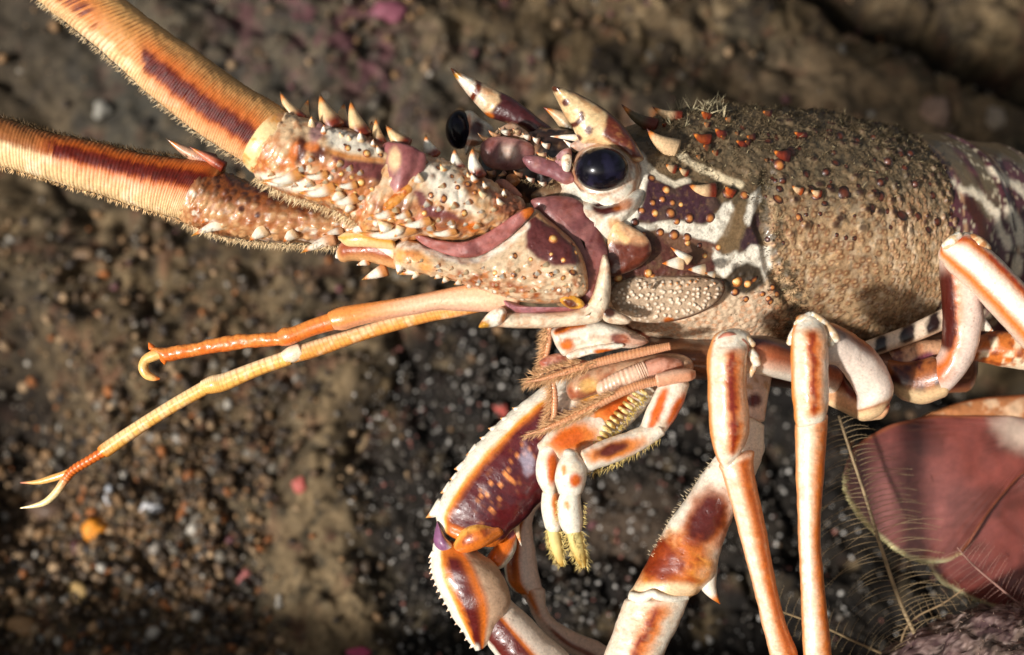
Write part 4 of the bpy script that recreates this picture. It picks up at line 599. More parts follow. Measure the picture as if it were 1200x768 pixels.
pillow('horn', [(647, 102), (656, 104), (668, 107), (679, 111), (694, 119), (707, 127), (718, 135), (728, 144), (740, 160), (749, 175), (754, 188), (738, 190), (722, 178), (706, 170), (692, 168), (682, 168), (675, 158), (669, 146), (662, 136), (655, 122), (649, 110)], -118, 16, LOB, horn2, axis=[(653, 106), (690, 138), (740, 182)], n=170, keep='horn2')
spine((672, 152), (637, 126), 12, LOB, OL, CR * .8, RB, db=-60, dt=-70, name='horn', bend=-.05)
spine((684, 162), (645, 160), 5, LOB, CR, WH, WH, db=-104, dt=-106); spine((676, 176), (660, 164), 4, LOB, CR, WH, WH, db=-106, dt=-108)
# ---- dark hollow between the eyes, antennule bases
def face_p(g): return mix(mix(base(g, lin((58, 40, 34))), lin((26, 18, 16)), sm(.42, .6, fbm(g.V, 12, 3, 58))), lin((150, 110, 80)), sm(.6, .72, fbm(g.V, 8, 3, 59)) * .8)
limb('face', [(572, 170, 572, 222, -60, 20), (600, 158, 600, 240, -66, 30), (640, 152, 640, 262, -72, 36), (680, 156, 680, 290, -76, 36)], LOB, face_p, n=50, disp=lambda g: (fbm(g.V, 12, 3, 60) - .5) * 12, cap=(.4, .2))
for pts, d, H, c1, c2, nm in [([(562, 176), (568, 164), (584, 160), (604, 162), (622, 168), (628, 182), (618, 196), (596, 200), (578, 198), (568, 192)], -100, 9, lin((140, 88, 84)), lin((176, 130, 118)), 'antennule_base'),
                              ([(612, 186), (624, 182), (642, 186), (660, 194), (674, 206), (676, 214), (664, 217), (644, 208), (622, 200)], -122, 6, lin((134, 84, 88)), lin((170, 120, 112)), 'antennule_base'),
                              ([(578, 158), (598, 144), (612, 150), (622, 160), (612, 168), (594, 168)], -84, 9, lin((196, 160, 130)), lin((150, 96, 66)), 'face_plate'), ([(604, 152), (618, 158), (624, 166), (612, 168)], -90, 5, lin((214, 190, 160)), lin((150, 96, 66)), 'face_plate'), ([(620, 160), (636, 164), (640, 172), (626, 172)], -86, 5, lin((190, 166, 140)), lin((150, 96, 66)), 'face_plate'),
                              ([(645, 196), (656, 178), (668, 174), (670, 188), (664, 204)], -116, 10, lin((170, 112, 116)), lin((230, 210, 196)), 'face_plate'), ([(658, 186), (664, 180), (670, 184), (668, 200), (660, 200)], -126, 5, WH, CR, 'face_plate'), ([(668, 170), (690, 160), (712, 164), (700, 172), (680, 178)], -112, 6, lin((206, 176, 156)), lin((160, 110, 100)), 'face_plate'),
                              ([(580, 214), (590, 210), (602, 218), (612, 230), (604, 232), (592, 226)], -134, 5, lin((196, 130, 106)), lin((160, 100, 84)), 'face_plate'), ([(594, 206), (604, 204), (610, 212), (602, 220), (594, 216)], -128, 5, lin((150, 92, 46)), DB, 'face_plate'), ([(622, 230), (640, 216), (672, 214), (690, 224), (676, 238), (640, 240)], -112, 10, lin((140, 108, 76)), lin((70, 44, 34)), 'face_plate')]:
    pillow(nm, pts, d, H, LOB, (lambda c1, c2: lambda g: mix(mix(base(g, c1), c2, sm(.4, .8, fbm(g.V, 16, 3, 64)) * .8), lin((226, 200, 182)), blob(g, 595, 178, 9, 9, 0, .6, .4) * .9))(c1, c2), n=90, K=12, m='skin')  # pale blob paints a highlight on the mauve antennule base
for b, t, r, d in [((576, 166), (560, 156), 4, -98), ((586, 160), (572, 152), 4, -96), ((598, 156), (584, 150), 4, -94), ((610, 156), (600, 150), 4, -94), ((622, 162), (612, 156), 4, -96), ((632, 166), (624, 160), 4, -98), ((644, 172), (634, 166), 4, -104), ((566, 176), (553, 172), 4, -100), ((640, 182), (628, 178), 3.5, -118), ((652, 188), (640, 184), 3.5, -120), ((612, 206), (602, 200), 3.5, -126), ((626, 212), (616, 206), 3, -128), ((640, 216), (630, 212), 3, -126), ((604, 226), (594, 222), 3.5, -134), ((580, 204), (570, 200), 4, -120), ((592, 202), (583, 206), 3, -124)]: spine(b, t, r, LOB, lin((120, 80, 60)), rr.choice([CR, WH, lin((190, 140, 96))]), rr.choice([DB, DO, CR]), db=d, dt=d - 5, bend=.12)
for ln_, d, l, o in [([(640, 186), (656, 190), (672, 196)], -122, 6, (-.5, -.8)), ([(600, 208), (620, 214), (650, 220)], -124, 6, (-.6, .6)), ([(566, 166), (590, 156), (620, 160)], -96, 5, (-.6, -.7))]: fringe('setae', ln_, d, l, .35, lin((150, 126, 92)), LOB, per=1.6, out=o, jit=.5, zj=6)
# ---- purple plate at the root of the antenna, pale bracket under it
def mem(g): return mix(mix(base(g, lin((138, 84, 80))), lin((108, 58, 58)), sm(.45, .65, fbm(g.V, 26, 3, 65))), lin((166, 112, 104)), sm(.55, .7, vnoise(np.stack([(g.x * .7 + g.y * .3) / 3, g.x * 0, g.x * 0], 1))) * .25)
pillow('root_membrane', [(622, 236), (640, 230), (662, 230), (680, 236), (694, 254), (706, 276), (712, 292), (712, 306), (704, 330), (694, 356), (684, 362), (676, 340), (672, 310), (656, 280), (636, 256)], -140, 9, LOB, mem, axis=[(640, 240), (685, 285), (692, 350)], m='skin', n=170)
def brk(g): return mix(mix(base(g, lin((226, 206, 178))), YL, linem(g, [(698, 318), (690, 352), (672, 358), (610, 362)], 3.2, 2, 1) * .8), lin((176, 136, 96)), sm(.3, .05, g.k) * .4)
pillow('mouth_frame', [(706, 300), (713, 304), (716, 330), (714, 356), (706, 374), (690, 380), (650, 384), (610, 385), (582, 383), (570, 379), (576, 370), (600, 366), (640, 366), (676, 362), (692, 350), (700, 326)], -150, 11, LOB, brk, axis=[(710, 312), (704, 352), (690, 370), (640, 375), (585, 378)], n=200)
pillow('pale_lip', [(590, 352), (612, 358), (650, 362), (676, 358), (690, 356), (672, 364), (640, 366), (604, 366)], -152, 7, LOB, lambda g: base(g, lin((160, 104, 108))), m='skin')
pillow('corner_plate', [(656, 352), (668, 345), (682, 352), (684, 360), (668, 362)], -158, 6, LOB, lambda g: mix(base(g, YL), lin((96, 44, 20)), blob(g, 668, 356, 8, 5, 20)))
pillow('jaw_tip', [(561, 384), (566, 374), (576, 364), (588, 360), (594, 366), (592, 376), (584, 382), (572, 384)], -160, 10, LOB, lambda g: mix(mix(base(g, WH), YL * .7, blob(g, 566, 382, 8, 5)), lin((176, 110, 60)), blob(g, 593, 374, 6, 8)))
pillow('cheek_button', [(704, 366), (712, 360), (726, 366), (740, 374), (736, 380), (720, 380), (708, 376)], -150, 8, LOB, lambda g: mix(base(g, lin((206, 186, 160))), lin((70, 38, 26)), blob(g, 714, 366, 7, 6)))
# ---- cheek: brown spine, small curled spines, pearly granular flap
pillow('cheek_spine', [(712, 256), (722, 254), (734, 262), (748, 270), (758, 278), (763, 288), (762, 300), (750, 312), (734, 320), (716, 324), (706, 314), (708, 296), (712, 278)], -136, 7, LOB, lambda g: mix(mix(mix(base(g, lin((214, 172, 130))), lin((104, 48, 30)), polym(g, [(716, 284), (735, 284), (750, 288), (764, 284), (768, 330), (700, 330), (704, 300)], 4, 3)), YL * .7 + WH * .3, linem(g, [(720, 258), (722, 270), (734, 282)], 4, 3, 1)), lin((60, 30, 26)), sm(.35, .1, g.k) * (g.y > 296) * .7), axis=[(724, 272), (738, 300)], n=110)
for b, t, r, kw in [((800, 308), (776, 309), 8.5, {}), ((826, 316), (806, 316), 6.5, {}), ((808, 306), (786, 290), 6, {}), ((838, 322), (826, 320), 4, {}), ((764, 336), (758, 334), 4, {})]: spine(b, t, r, CARA, CR, WH, ORG, db=-128, dt=-142)
for x, y, r in [(725, 326, 5.5), (718, 298, 3), (760, 320, 6), (764, 326, 5), (760, 340, 3), (776, 336, 4)]: tubercle('cara', x, y, r, 'gold', CARA)
def flap_d(g):
    w, i = worley(g.x / 6.8, g.y / 6.8, 21, .95); return np.sqrt(np.clip(1 - (w / .36) ** 2, 0, 1)) * (1.2 + 1.6 * i) * sm(.08, .25, g.k)
def flap_c(g):
    w, i = worley(g.x / 6.8, g.y / 6.8, 21, .95); c = base(g, lin((188, 162, 134))); c = mix(c, lin((150, 118, 90)), sm(.45, .65, fbm(g.V, 22, 3, 66)) * .6); c = mix(c, lin((232, 214, 190)), 1 - sm(.15, .34, w)); c = mix(c, lin((206, 130, 60)), (1 - sm(.1, .3, w)) * (g.y < 338) * (g.x > 770) * (i > .4)); c = mix(c, ORG * .8, blob(g, 784, 377, 6, 5)); return mix(c, lin((92, 52, 30)), sm(.14, .02, g.k) * sm(760, 800, g.x))
pillow('granular_flap', [(716, 340), (726, 330), (746, 324), (780, 323), (812, 323), (836, 326), (849, 334), (846, 348), (832, 361), (808, 372), (780, 378), (752, 378), (732, 372), (718, 358)], lambda x, y: -114 + (x - 720) * .14, 15, LOB, flap_c, axis=[(748, 350), (808, 348)], n=420, K=70, p=2.2, disp=flap_d, m='rough_shell')
# ---- near antenna: three heavy joints and the banded whip
def lumpy(sz=9, amt=2.2, seed=0, wm=1.2):
    def f(g):
        u = g.t * g.ln / sz; v = g.th * 34 / sz; w, i = worley(u, v, seed); g.lw = w + (i < .35) * .1; return np.sqrt(np.clip(1 - (w / .4) ** 2, 0, 1)) * amt * (i > .35) * i + (fbm(g.V, 18, 3, seed + 2) - .5) * 5 * wm + (fbm(g.V, 5, 2, seed + 3) - .5) * 1.4
    return f
def thorns(key, parent, pts, dirv, d_out=7, r0=3.4, l0=9, tips=None):
    rr = random.Random(int(pts[0][0]))
    for x, y in pts:
        x += rr.uniform(-3, 3); y += rr.uniform(-2.5, 2.5); h = hit(key, x, y)
        if h is None: continue
        k = rr.uniform(.7, 1.35); a = rr.uniform(-.35, .35); vx, vy = dirv; vx, vy = vx * math.cos(a) - vy * math.sin(a), vx * math.sin(a) + vy * math.cos(a); zb = h[0][1]
        spine((x + vx * -2, y + vy * -2), (x + vx * l0 * k, y + vy * l0 * k), r0 * k, parent, rr.choice([CR, lin((206, 140, 76)), lin((186, 110, 56))]), rr.choice([WH, lin((240, 214, 170))]), rr.choice([DO, YL * .6, DK, OL * .6]), db=zb + 3, dt=zb - d_out * k, bend=.06)
def a3c(g):
    n = fbm(g.V, 7, 3, 101); c = base(g, lin((212, 186, 152))); c = mix(c, lin((196, 150, 106)), sm(.5, .7, fbm(g.V, 16, 3, 102)) * .5); c = mix(c, lin((94, 46, 44)), polym(g, [(616, 262), (628, 252), (650, 266), (674, 290), (684, 306), (676, 312), (650, 312), (630, 302), (616, 290)], 3, 2.5)); c = mix(c, WH, linem(g, [(470, 286), (508, 294), (540, 304), (566, 301), (594, 283), (614, 264)], 6, 3, 1)); c = mix(c, YL * .7 + ORG * .3, linem(g, [(478, 280), (508, 287), (538, 296), (563, 295), (591, 276), (618, 253)], 2.2, 1.6, .6) * .8)
    c = mix(c, lin((150, 82, 44)), linem(g, [(540, 322), (575, 333), (610, 342), (650, 345), (672, 336)], 7, 5, 3) * sm(.35, .6, n)); c = mix(c, lin((222, 150, 70)), linem(g, [(470, 300), (490, 300), (500, 312)], 8, 5, 2) * .8); c = mix(c, lin((200, 120, 50)), sm(.6, .7, fbm(g.V, 5, 2, 103)) * (g.y > 318) * .7); c = mix(c, lin((214, 160, 110)), linem(g, [(628, 250), (650, 266), (676, 290), (686, 316)], 2, 1.2, .5) * .9); return c
A = empty('antenna', P(640, 300, -150)); A.parent = LOB; A.location = W(P(640, 300, -150)) - ORI['spiny_lobster']
def dots(g, pts, r, hgt): return sum(np.exp(-(((g.x - x) ** 2 + (g.y - y) ** 2) / (r * r))) for x, y in pts) * hgt * (g.f > 0)
A3P = [(506, 322), (560, 322), (582, 312), (602, 322), (624, 324), (646, 322), (664, 318), (572, 318), (594, 318), (618, 310), (670, 322), (540, 312), (600, 300), (648, 302), (586, 326), (612, 330), (636, 330), (658, 326), (560, 332)]
pillow('base_segment', [(458, 292), (470, 282), (490, 282), (508, 288), (538, 297), (563, 295), (590, 277), (611, 258), (622, 246), (630, 246), (640, 255), (656, 268), (673, 284), (684, 304), (689, 328), (688, 342), (678, 350), (652, 356), (618, 355), (586, 348), (556, 338), (526, 328), (496, 322), (474, 318), (462, 310)], -146, 30, A, a3c, axis=[(490, 306), (545, 322), (620, 315), (660, 315)], n=300, K=60, keep='a3', disp=lambda g: (dots(g, A3P, 3.2, 2.6) + (worley(g.x / 6.5, g.y / 6.5, 31)[1] > .5) * np.sqrt(np.clip(1 - (worley(g.x / 6.5, g.y / 6.5, 31)[0] / .36) ** 2, 0, 1)) * 1.8 * (g.y > 322 + (g.x < 560) * 6) + (fbm(g.V, 16, 3, 105) - .5) * 4) * sm(0, .15, g.k))
for x, y, r, k in [(648, 280, 5.5, 'gold'), (672, 287, 3.5, 'amber'), (675, 296, 3, 'gold'), (601, 323, 3, 'amber'), (628, 323, 3.5, 'amber'), (646, 322, 3, 'amber'), (671, 319, 4.5, 'amber'), (580, 320, 3.5, 'gold'), (614, 326, 3, 'amber'), (660, 326, 3, 'gold'), (666, 340, 3, 'pearl'), (655, 340, 3, 'pearl'), (640, 342, 3, 'pearl'), (622, 304, 3, 'gold'), (646, 298, 2.5, 'gold'), (660, 305, 3, 'gold'), (604, 300, 3.5, 'amber'), (596, 348, 3.5, 'pearl'), (612, 351, 3.5, 'pearl'), (580, 342, 3.2, 'pearl'), (570, 338, 3.2, 'pearl'), (560, 333, 3.2, 'pearl')]: tubercle('a3', x, y, r, k, bpy.data.objects['base_segment'])
B3 = bpy.data.objects['base_segment']
for b, t, r, dd in [((500, 312), (468, 322), 9, -150), ((470, 300), (428, 280), 9, -152), ((470, 308), (466, 322), 7, -160), ((516, 322), (509, 327), 4, -160), ((540, 330), (532, 334), 3.5, -162), ((524, 326), (518, 332), 4, -160), ((490, 320), (482, 328), 3.5, -158), ((552, 334), (546, 338), 3.5, -160)]: spine(b, t, r, B3, CR, WH, YL * .5, db=dd, dt=dd - 6)
limb('lower_lobe', [(393, 298, 395, 304, -126, 5), (400, 284, 402, 307, -128, 13), (424, 272, 424, 306, -132, 20), (450, 276, 450, 312, -136, 22), (480, 286, 480, 318, -138, 20)], A, lambda g: mix(mix(mix(base(g, lin((216, 160, 106))), lin((150, 70, 34)), sm(.12, .3, g.t) * sm(-.9, -.2, g.s)), lin((190, 120, 100)), sm(.2, .7, g.s) * .6), WH, sm(.18, .05, g.t)), n=40, step=1.5, cap=(.8, .3), disp=legdisp(1.6, 107))
spine((452, 316), (424, 328), 8, A, lin((186, 120, 66)), WH, YL * .4, db=-136, dt=-142); spine((432, 306), (418, 311), 5, A, lin((186, 120, 66)), WH, WH, db=-136, dt=-142)
limb('lower_lobe', [(398, 276, 398, 282, -150, 4), (406, 272, 408, 289, -156, 7), (428, 270, 432, 290, -160, 9), (458, 276, 462, 294, -158, 9)], A, lambda g: mix(base(g, lin((234, 196, 140))), YL * .8, bump(g.s, .1, .4)), n=30, step=1.2, cap=(.8, .4))
thorns('a3', B3, [(478, 304), (494, 306), (512, 311), (530, 316), (548, 320), (568, 314), (588, 324), (606, 318), (630, 318), (652, 316), (560, 328), (580, 334), (602, 338), (624, 340), (646, 336), (664, 332), (538, 324), (516, 318), (674, 312), (640, 308)], (-.9, .35), 6, 3.0, 6.5)
for key, par, lst in [('a1', None, [((352, 203), (308, 211), 8), ((392, 219), (350, 225), 8), ((418, 231), (386, 237), 7), ((440, 246), (408, 251), 7), ((384, 204), (352, 205), 5), ((418, 216), (392, 216), 5), ((446, 230), (424, 233), 6)])]: LOBES1 = lst
# joint membrane showing in the cup
pillow('joint_membrane', [(487, 274), (512, 281), (538, 284), (558, 279), (582, 266), (602, 252), (620, 243), (626, 248), (612, 264), (592, 282), (565, 299), (538, 302), (506, 292), (490, 282)], -166, 5, A, lambda g: mix(mix(base(g, lin((166, 102, 96))), lin((132, 74, 70)), sm(.5, .7, fbm(g.V, 18, 3, 108))), ORG * .8, blob(g, 622, 248, 10, 10)), axis=[(505, 282), (545, 289), (575, 279), (612, 250)], m='skin')
def a2c(g):
    n = fbm(g.V, 6, 3, 110); c = base(g, lin((208, 180, 146))); c = mix(c, lin((206, 146, 84)), sm(.46, .62, fbm(g.V, 12, 3, 111)) * .6); c = mix(c, lin((170, 96, 44)), sm(.52, .64, fbm(g.V, 7, 3, 115)) * .5); c = mix(c, lin((168, 88, 34)), sm(.3, .6, g.lw) * sm(225, 255, g.y + (g.x - 500) * -.2) * .8); c = mix(c, lin((112, 60, 58)), polym(g, [(482, 222), (494, 224), (506, 240), (530, 250), (545, 258), (520, 258), (500, 254), (490, 240)], 2.5, 2)); c = mix(c, lin((138, 78, 36)), polym(g, [(536, 196), (552, 200), (574, 214), (580, 226), (560, 232), (548, 226), (540, 214)], 4, 4) * .9 * sm(.3, .5, n)); c = mix(c, lin((140, 66, 34)), polym(g, [(574, 222), (600, 226), (618, 246), (600, 256), (580, 252)], 4, 3) * .85)  # lw term paints the orange-brown shadow between the lumps
    c = mix(c, lin((214, 150, 84)), polym(g, [(420, 256), (478, 250), (520, 262), (600, 256), (600, 290), (420, 290)], 8, 5) * sm(.45, .62, n) * .8); c = mix(c, lin((176, 110, 96)), polym(g, [(460, 262), (494, 252), (500, 268), (470, 272)], 3, 2) * .5); c = mix(c, WH, polym(g, [(492, 186), (530, 200), (548, 230), (560, 250), (530, 246), (506, 226), (494, 206)], 5, 3) * .8); c = mix(c, lin((130, 76, 40)), sum(bump(np.hypot(g.x - x, g.y - y), 0, 3.6) for x, y in [(499, 190), (514, 196), (521, 230), (505, 228), (529, 207), (507, 207)]) * .8); c = mix(c, lin((112, 56, 36)), polym(g, [(500, 256), (520, 252), (546, 258), (540, 272), (516, 270)], 4, 4) * .7 + polym(g, [(440, 240), (470, 234), (488, 244), (470, 256), (448, 254)], 4, 5) * .7); c = mix(c, ORG * .85, blob(g, 554, 266, 7, 6)); return c
limb('middle_segment', [(462, 170, 412, 262, -158, 34), (478, 171, 426, 278, -158, 38), (502, 180, 456, 282, -156, 40), (530, 191, 494, 280, -154, 40), (558, 203, 540, 282, -152, 36), (584, 220, 588, 266, -148, 26), (606, 232, 614, 252, -144, 12)], A, a2c, n=120, step=1.0, e=2.2, keep='a2', disp=lumpy(10, 2.2, 112), cap=(.2, .4))
B2 = [o for o in A.children if o.name.startswith('middle_segment')][0]
for b, t, r, dd in [((508, 184), (499, 158), 8, -160), ((538, 200), (533, 174), 7, -162), ((561, 208), (554, 172), 8, -164), ((430, 262), (408, 272), 7, -166), ((452, 262), (445, 274), 8, -186), ((470, 266), (462, 278), 5, -188), ((494, 208), (482, 212), 5, -194)]: spine(b, t, r * 1.25, B2, RB if t[1] < 200 else CR, WH if t[1] < 200 else WH, OL * .5 if t[1] < 200 else YL * .6, db=dd, dt=dd - 8, bend=.08)
for x, y, r, k in [(520, 233, 5, 'amber'), (544, 250, 4, 'gold'), (499, 190, 3.5, 'amber'), (514, 197, 3.5, 'amber'), (505, 229, 3.5, 'amber'), (548, 216, 3.5, 'amber'), (506, 262, 4.5, 'gold'), (497, 250, 3.5, 'gold'), (478, 258, 6, 'pearl'), (440, 262, 5, 'pearl'), (488, 264, 4, 'gold'), (530, 265, 3.5, 'pearl'), (464, 256, 4, 'gold'), (530, 207, 3, 'amber'), (536, 220, 3, 'amber'), (556, 226, 3.5, 'amber')]: tubercle('a2', x, y, r, k, B2)
thorns('a2', B2, [(436, 254), (450, 250), (466, 248), (480, 258), (496, 262), (512, 256), (528, 262), (546, 262), (562, 262), (476, 266), (458, 268), (518, 244), (536, 240), (552, 238), (500, 236), (520, 216), (540, 208), (566, 246), (582, 244), (508, 268)], (-.85, .4), 7, 3.6, 8.5)
thorns('a2', B2, [(518, 198), (548, 206), (572, 222), (590, 230), (584, 240), (568, 232), (556, 214)], (-.35, -.9), 5, 3.6, 9)
# pink band at the joint of middle and outer segment
limb('joint_membrane', [(455, 166, 450, 240, -184, 9), (470, 168, 462, 236, -190, 10), (484, 172, 468, 232, -192, 9), (494, 178, 480, 224, -190, 5)], A, lambda g: mix(mix(mix(base(g, lin((150, 90, 88))), lin((118, 62, 62)), sm(.45, .65, fbm(g.V, 9, 3, 171)) * .7), ORG, sm(-.55, -.85, g.s)), CR, blob(g, 462, 186, 8, 14) * .9), m='skin', n=40, step=1.3)
pillow('joint_lobe', [(448, 240), (456, 230), (470, 220), (482, 214), (486, 224), (474, 238), (460, 246), (450, 248)], -190, 9, A, lambda g: mix(base(g, lin((210, 140, 64))), ORG * .7, sm(.5, .65, fbm(g.V, 8, 3, 115))))
def a1c(g):
    n = fbm(g.V, 6, 3, 120); c = base(g, lin((208, 176, 138))); c = mix(c, lin((206, 140, 76)), sm(.42, .6, fbm(g.V, 12, 3, 121)) * sm(160, 200, g.y + (g.x - 380) * -.35) * .85); c = mix(c, lin((176, 100, 44)), sm(.5, .62, fbm(g.V, 7, 3, 125)) * .5); c = mix(c, lin((168, 88, 34)), sm(.3, .6, g.lw) * sm(165, 205, g.y + (g.x - 380) * -.35) * .8); c = mix(c, lin((112, 58, 54)), polym(g, [(386, 180), (410, 188), (440, 190), (462, 196), (462, 212), (446, 214), (420, 206), (398, 198)], 2.5, 2)); c = mix(c, lin((200, 124, 54)), linem(g, [(384, 176), (410, 184), (446, 188)], 3, 2.5, 1.5) * .8); c = mix(c, WH, polym(g, [(380, 148), (408, 152), (440, 172), (444, 182), (410, 178), (386, 170)], 5, 3) * .85)  # lw term: shadow between lumps painted in orange-brown
    c = mix(c, lin((84, 36, 16)), blob(g, 352, 176, 8, 17, 12, .4, .3, 8) + blob(g, 373, 180, 10, 9, 20, .5, .3, 8)); c = mix(c, ORG, blob(g, 343, 184, 5, 18, 12) * .8 + blob(g, 366, 172, 8, 6) * .7); c = mix(c, lin((150, 106, 112)), blob(g, 372, 152, 8, 16, 20) * .8); c = mix(c, lin((110, 50, 24)), linem(g, [(384, 140), (430, 158), (456, 180), (458, 196)], 6, 4, 4) * .9); c = mix(c, lin((120, 62, 40)), polym(g, [(392, 196), (420, 206), (446, 214), (440, 226), (410, 220), (388, 208)], 4, 5) * .75); c = mix(c, lin((190, 120, 70)), polym(g, [(390, 205), (440, 215), (446, 238), (400, 226)], 6, 4) * sm(.42, .6, n) * .8); c = mix(c, WH, polym(g, [(300, 205), (330, 202), (360, 212), (380, 226), (340, 224), (308, 212)], 4, 3) * .9); return c
limb('outer_segment', [(334, 132, 292, 196, -168, 30), (345, 134, 300, 206, -168, 34), (362, 139, 316, 218, -168, 37), (388, 147, 342, 230, -166, 40), (416, 153, 374, 240, -164, 41), (442, 163, 400, 250, -162, 40), (464, 171, 424, 260, -160, 36)], A, a1c, n=120, step=1.0, e=2.2, keep='a1', disp=lumpy(11, 2.4, 122), cap=(.15, .2))
B1 = [o for o in A.children if o.name.startswith('outer_segment')][0]
for b, t, r, dd, dk in [((352, 142), (328, 107), 7, -170, 1), ((392, 150), (375, 110), 10, -172, 1), ((425, 160), (411, 117), 9, -170, 1), ((446, 170), (441, 138), 6, -168, 1), ((476, 172), (452, 146), 8, -170, 1), ((356, 144), (362, 116), 6, -150, 1), ((402, 150), (404, 120), 7, -146, 1), ((436, 160), (436, 142), 5, -146, 1), ((340, 208), (306, 214), 9, -192, 0), ((378, 222), (350, 226), 8, -194, 0), ((400, 226), (386, 236), 6, -196, 0), ((365, 196), (350, 200), 5, -200, 0), ((412, 240), (402, 250), 5, -190, 0)]:
    spine(b, t, r * (1.35 if dk else 1.1), B1, RB if dk else CR, lin((226, 190, 140)) if dk else WH, OL * .4 if dk else YL * .55, db=dd, dt=dd - 6, bend=.06)
for x, y, r, k in [(408, 174, 4, 'gold'), (430, 180, 4.5, 'gold'), (421, 176, 2.5, 'dark'), (423, 214, 5, 'gold'), (412, 208, 3.5, 'gold'), (400, 204, 3.5, 'gold'), (436, 222, 3.5, 'gold'), (446, 228, 3.5, 'pearl'), (386, 208, 4, 'pearl'), (416, 226, 3, 'gold'), (434, 238, 4, 'pearl'), (404, 170, 2.2, 'dark'), (446, 182, 3, 'amber')]: tubercle('a1', x, y, r, k, B1)
thorns('a1', B1, [(320, 202), (334, 206), (350, 210), (366, 214), (384, 214), (398, 218), (414, 220), (428, 230), (442, 236), (356, 198), (374, 202), (392, 200), (410, 198), (426, 204), (344, 216), (362, 224), (392, 230), (410, 234), (426, 244), (368, 188), (400, 190)], (-.85, .45), 7, 3.8, 8.5)
thorns('a1', B1, [(364, 150), (382, 154), (400, 158), (420, 166), (436, 170), (448, 178), (412, 162)], (-.3, -.95), 4, 3.6, 9)
for b, t, r in LOBES1: zb = hit('a1', *b)[0][1]; spine(b, t, r, B1, lin((206, 140, 76)), WH, YL * .6, db=zb + r * .3, dt=zb - 8, bend=.1)
for b, t, r in [((486, 266), (418, 272), 8), ((504, 258), (466, 262), 6), ((462, 248), (432, 252), 6), ((534, 270), (500, 272), 5), ((480, 250), (458, 254), 5)]: zb = hit('a2', *b)[0][1]; spine(b, t, r, B2, lin((206, 140, 76)), WH, YL * .6, db=zb + r * .3, dt=zb - 8, bend=.1)
def whip(seed, dark, line):
    def f(g):
        n = fbm(g.V, 5, 3, seed); k = np.floor(g.t * g.ln / 6.6); rj = hsh(k.astype(np.int64), (g.s * 0 + seed).astype(np.int64), k.astype(np.int64) * 0); ringc = .5 + .5 * np.cos(g.t * g.ln / 6.6 * 2 * math.pi); far = seed >= 140
        s = g.s + .08 * (n - .5) + .14 * (rj - .5) * (ringc > .2); c = base(g, lin((202, 140, 78)) if not far else lin((150, 92, 48)))  # far whip gets a darker base, its shadow painted into the colour
        c = mix(c, lin((232, 200, 148)), sm(line - .22, line - .5, s)); c = mix(c, lin((216, 166, 104)), sm(line + .4, line + .85, s) * .8); c = mix(c, lin((244, 224, 186)), sm(.55, .7, fbm(g.V, 22, 3, seed + 1)) * sm(line - .2, line - .6, s) * .8)
        c = mix(c, lin((96, 58, 30)), (1 - sm(.06, .26, ringc)) * bump(s, line + .62, .3) * sm(.3, .6, n + .2) * .9); c = mix(c, lin((150, 96, 50)), (1 - sm(.08, .3, ringc)) * sm(line - .2, line - .6, s) * .6)
        c = mix(c, lin((206, 96, 24)), bump(s, line, .62) * dark(g)); c = mix(c, lin((92, 20, 8)), sm(.42, .16, np.abs(s - line)) * sm(.35, .6, dark(g) + .25 * (rj - .5))); c = mix(c, lin((60, 16, 10)), sm(.12, .04, np.abs(s - line)) * sm(.4, .6, n) * sm(.4, .7, dark(g)) * .7)
        c = mix(c, lin((110, 84, 50)), sm(.9, .99, g.s) * .6); return c
    return f
def rings(g): return (.5 + .5 * np.cos(g.t * g.ln / 6.6 * 2 * math.pi)) ** .5 * .5 + (fbm(g.V, 5, 2, 131) - .5) * 1.8 + (fbm(g.V, 30, 2, 132) - .5) * 3
dk1 = lambda g: sm(150, 185, g.x) * sm(345, 300, g.x) + sm(140, 100, g.x) * .45
dk2 = lambda g: sm(30, 90, g.x) * sm(262, 235, g.x) * 1.1
limb('whip', [(342, 138, 298, 196, -168, 26), (333, 129, 287, 191, -170, 29), (300, 108, 258, 173, -174, 30), (267, 87, 222, 148, -178, 30), (232, 62, 183, 117, -182, 29.5), (200, 40, 145, 83, -186, 29), (150, 2, 82, 30, -192, 29), (112, -32, 44, 0, -196, 28), (-20, -150, -70, -105, -214, 26), (-260, -400, -290, -370, -240, 20)], A, whip(130, dk1, -.2), n=64, step=1.25, m='whip', disp=rings, cap=(.2, .4))
limb('joint_ring', [(351, 140, 300, 205, -169, 31), (342, 134, 293, 201, -170, 33), (333, 129, 289, 197, -171, 32)], A, lambda g: mix(mix(base(g, lin((236, 206, 150))), ORG, sm(.3, .7, g.s) * .6), lin((220, 150, 70)), sm(.5, .7, fbm(g.V, 8, 3, 133))), n=60, step=1)
fringe('setae', [(292, 194), (258, 174), (222, 149), (183, 118), (145, 84), (82, 31), (44, 0)], lambda x, y: -178 + (250 - x) * -.07, 7, .4, lin((206, 186, 150)), A, per=1.1, out=(-.75, .55), jit=.35)
fringe('setae', [(300, 208), (330, 226), (372, 240), (400, 252), (420, 264)], -176, 11, .45, lin((226, 200, 156)), A, per=2.6, out=(-.55, .8), jit=.4, zj=14)
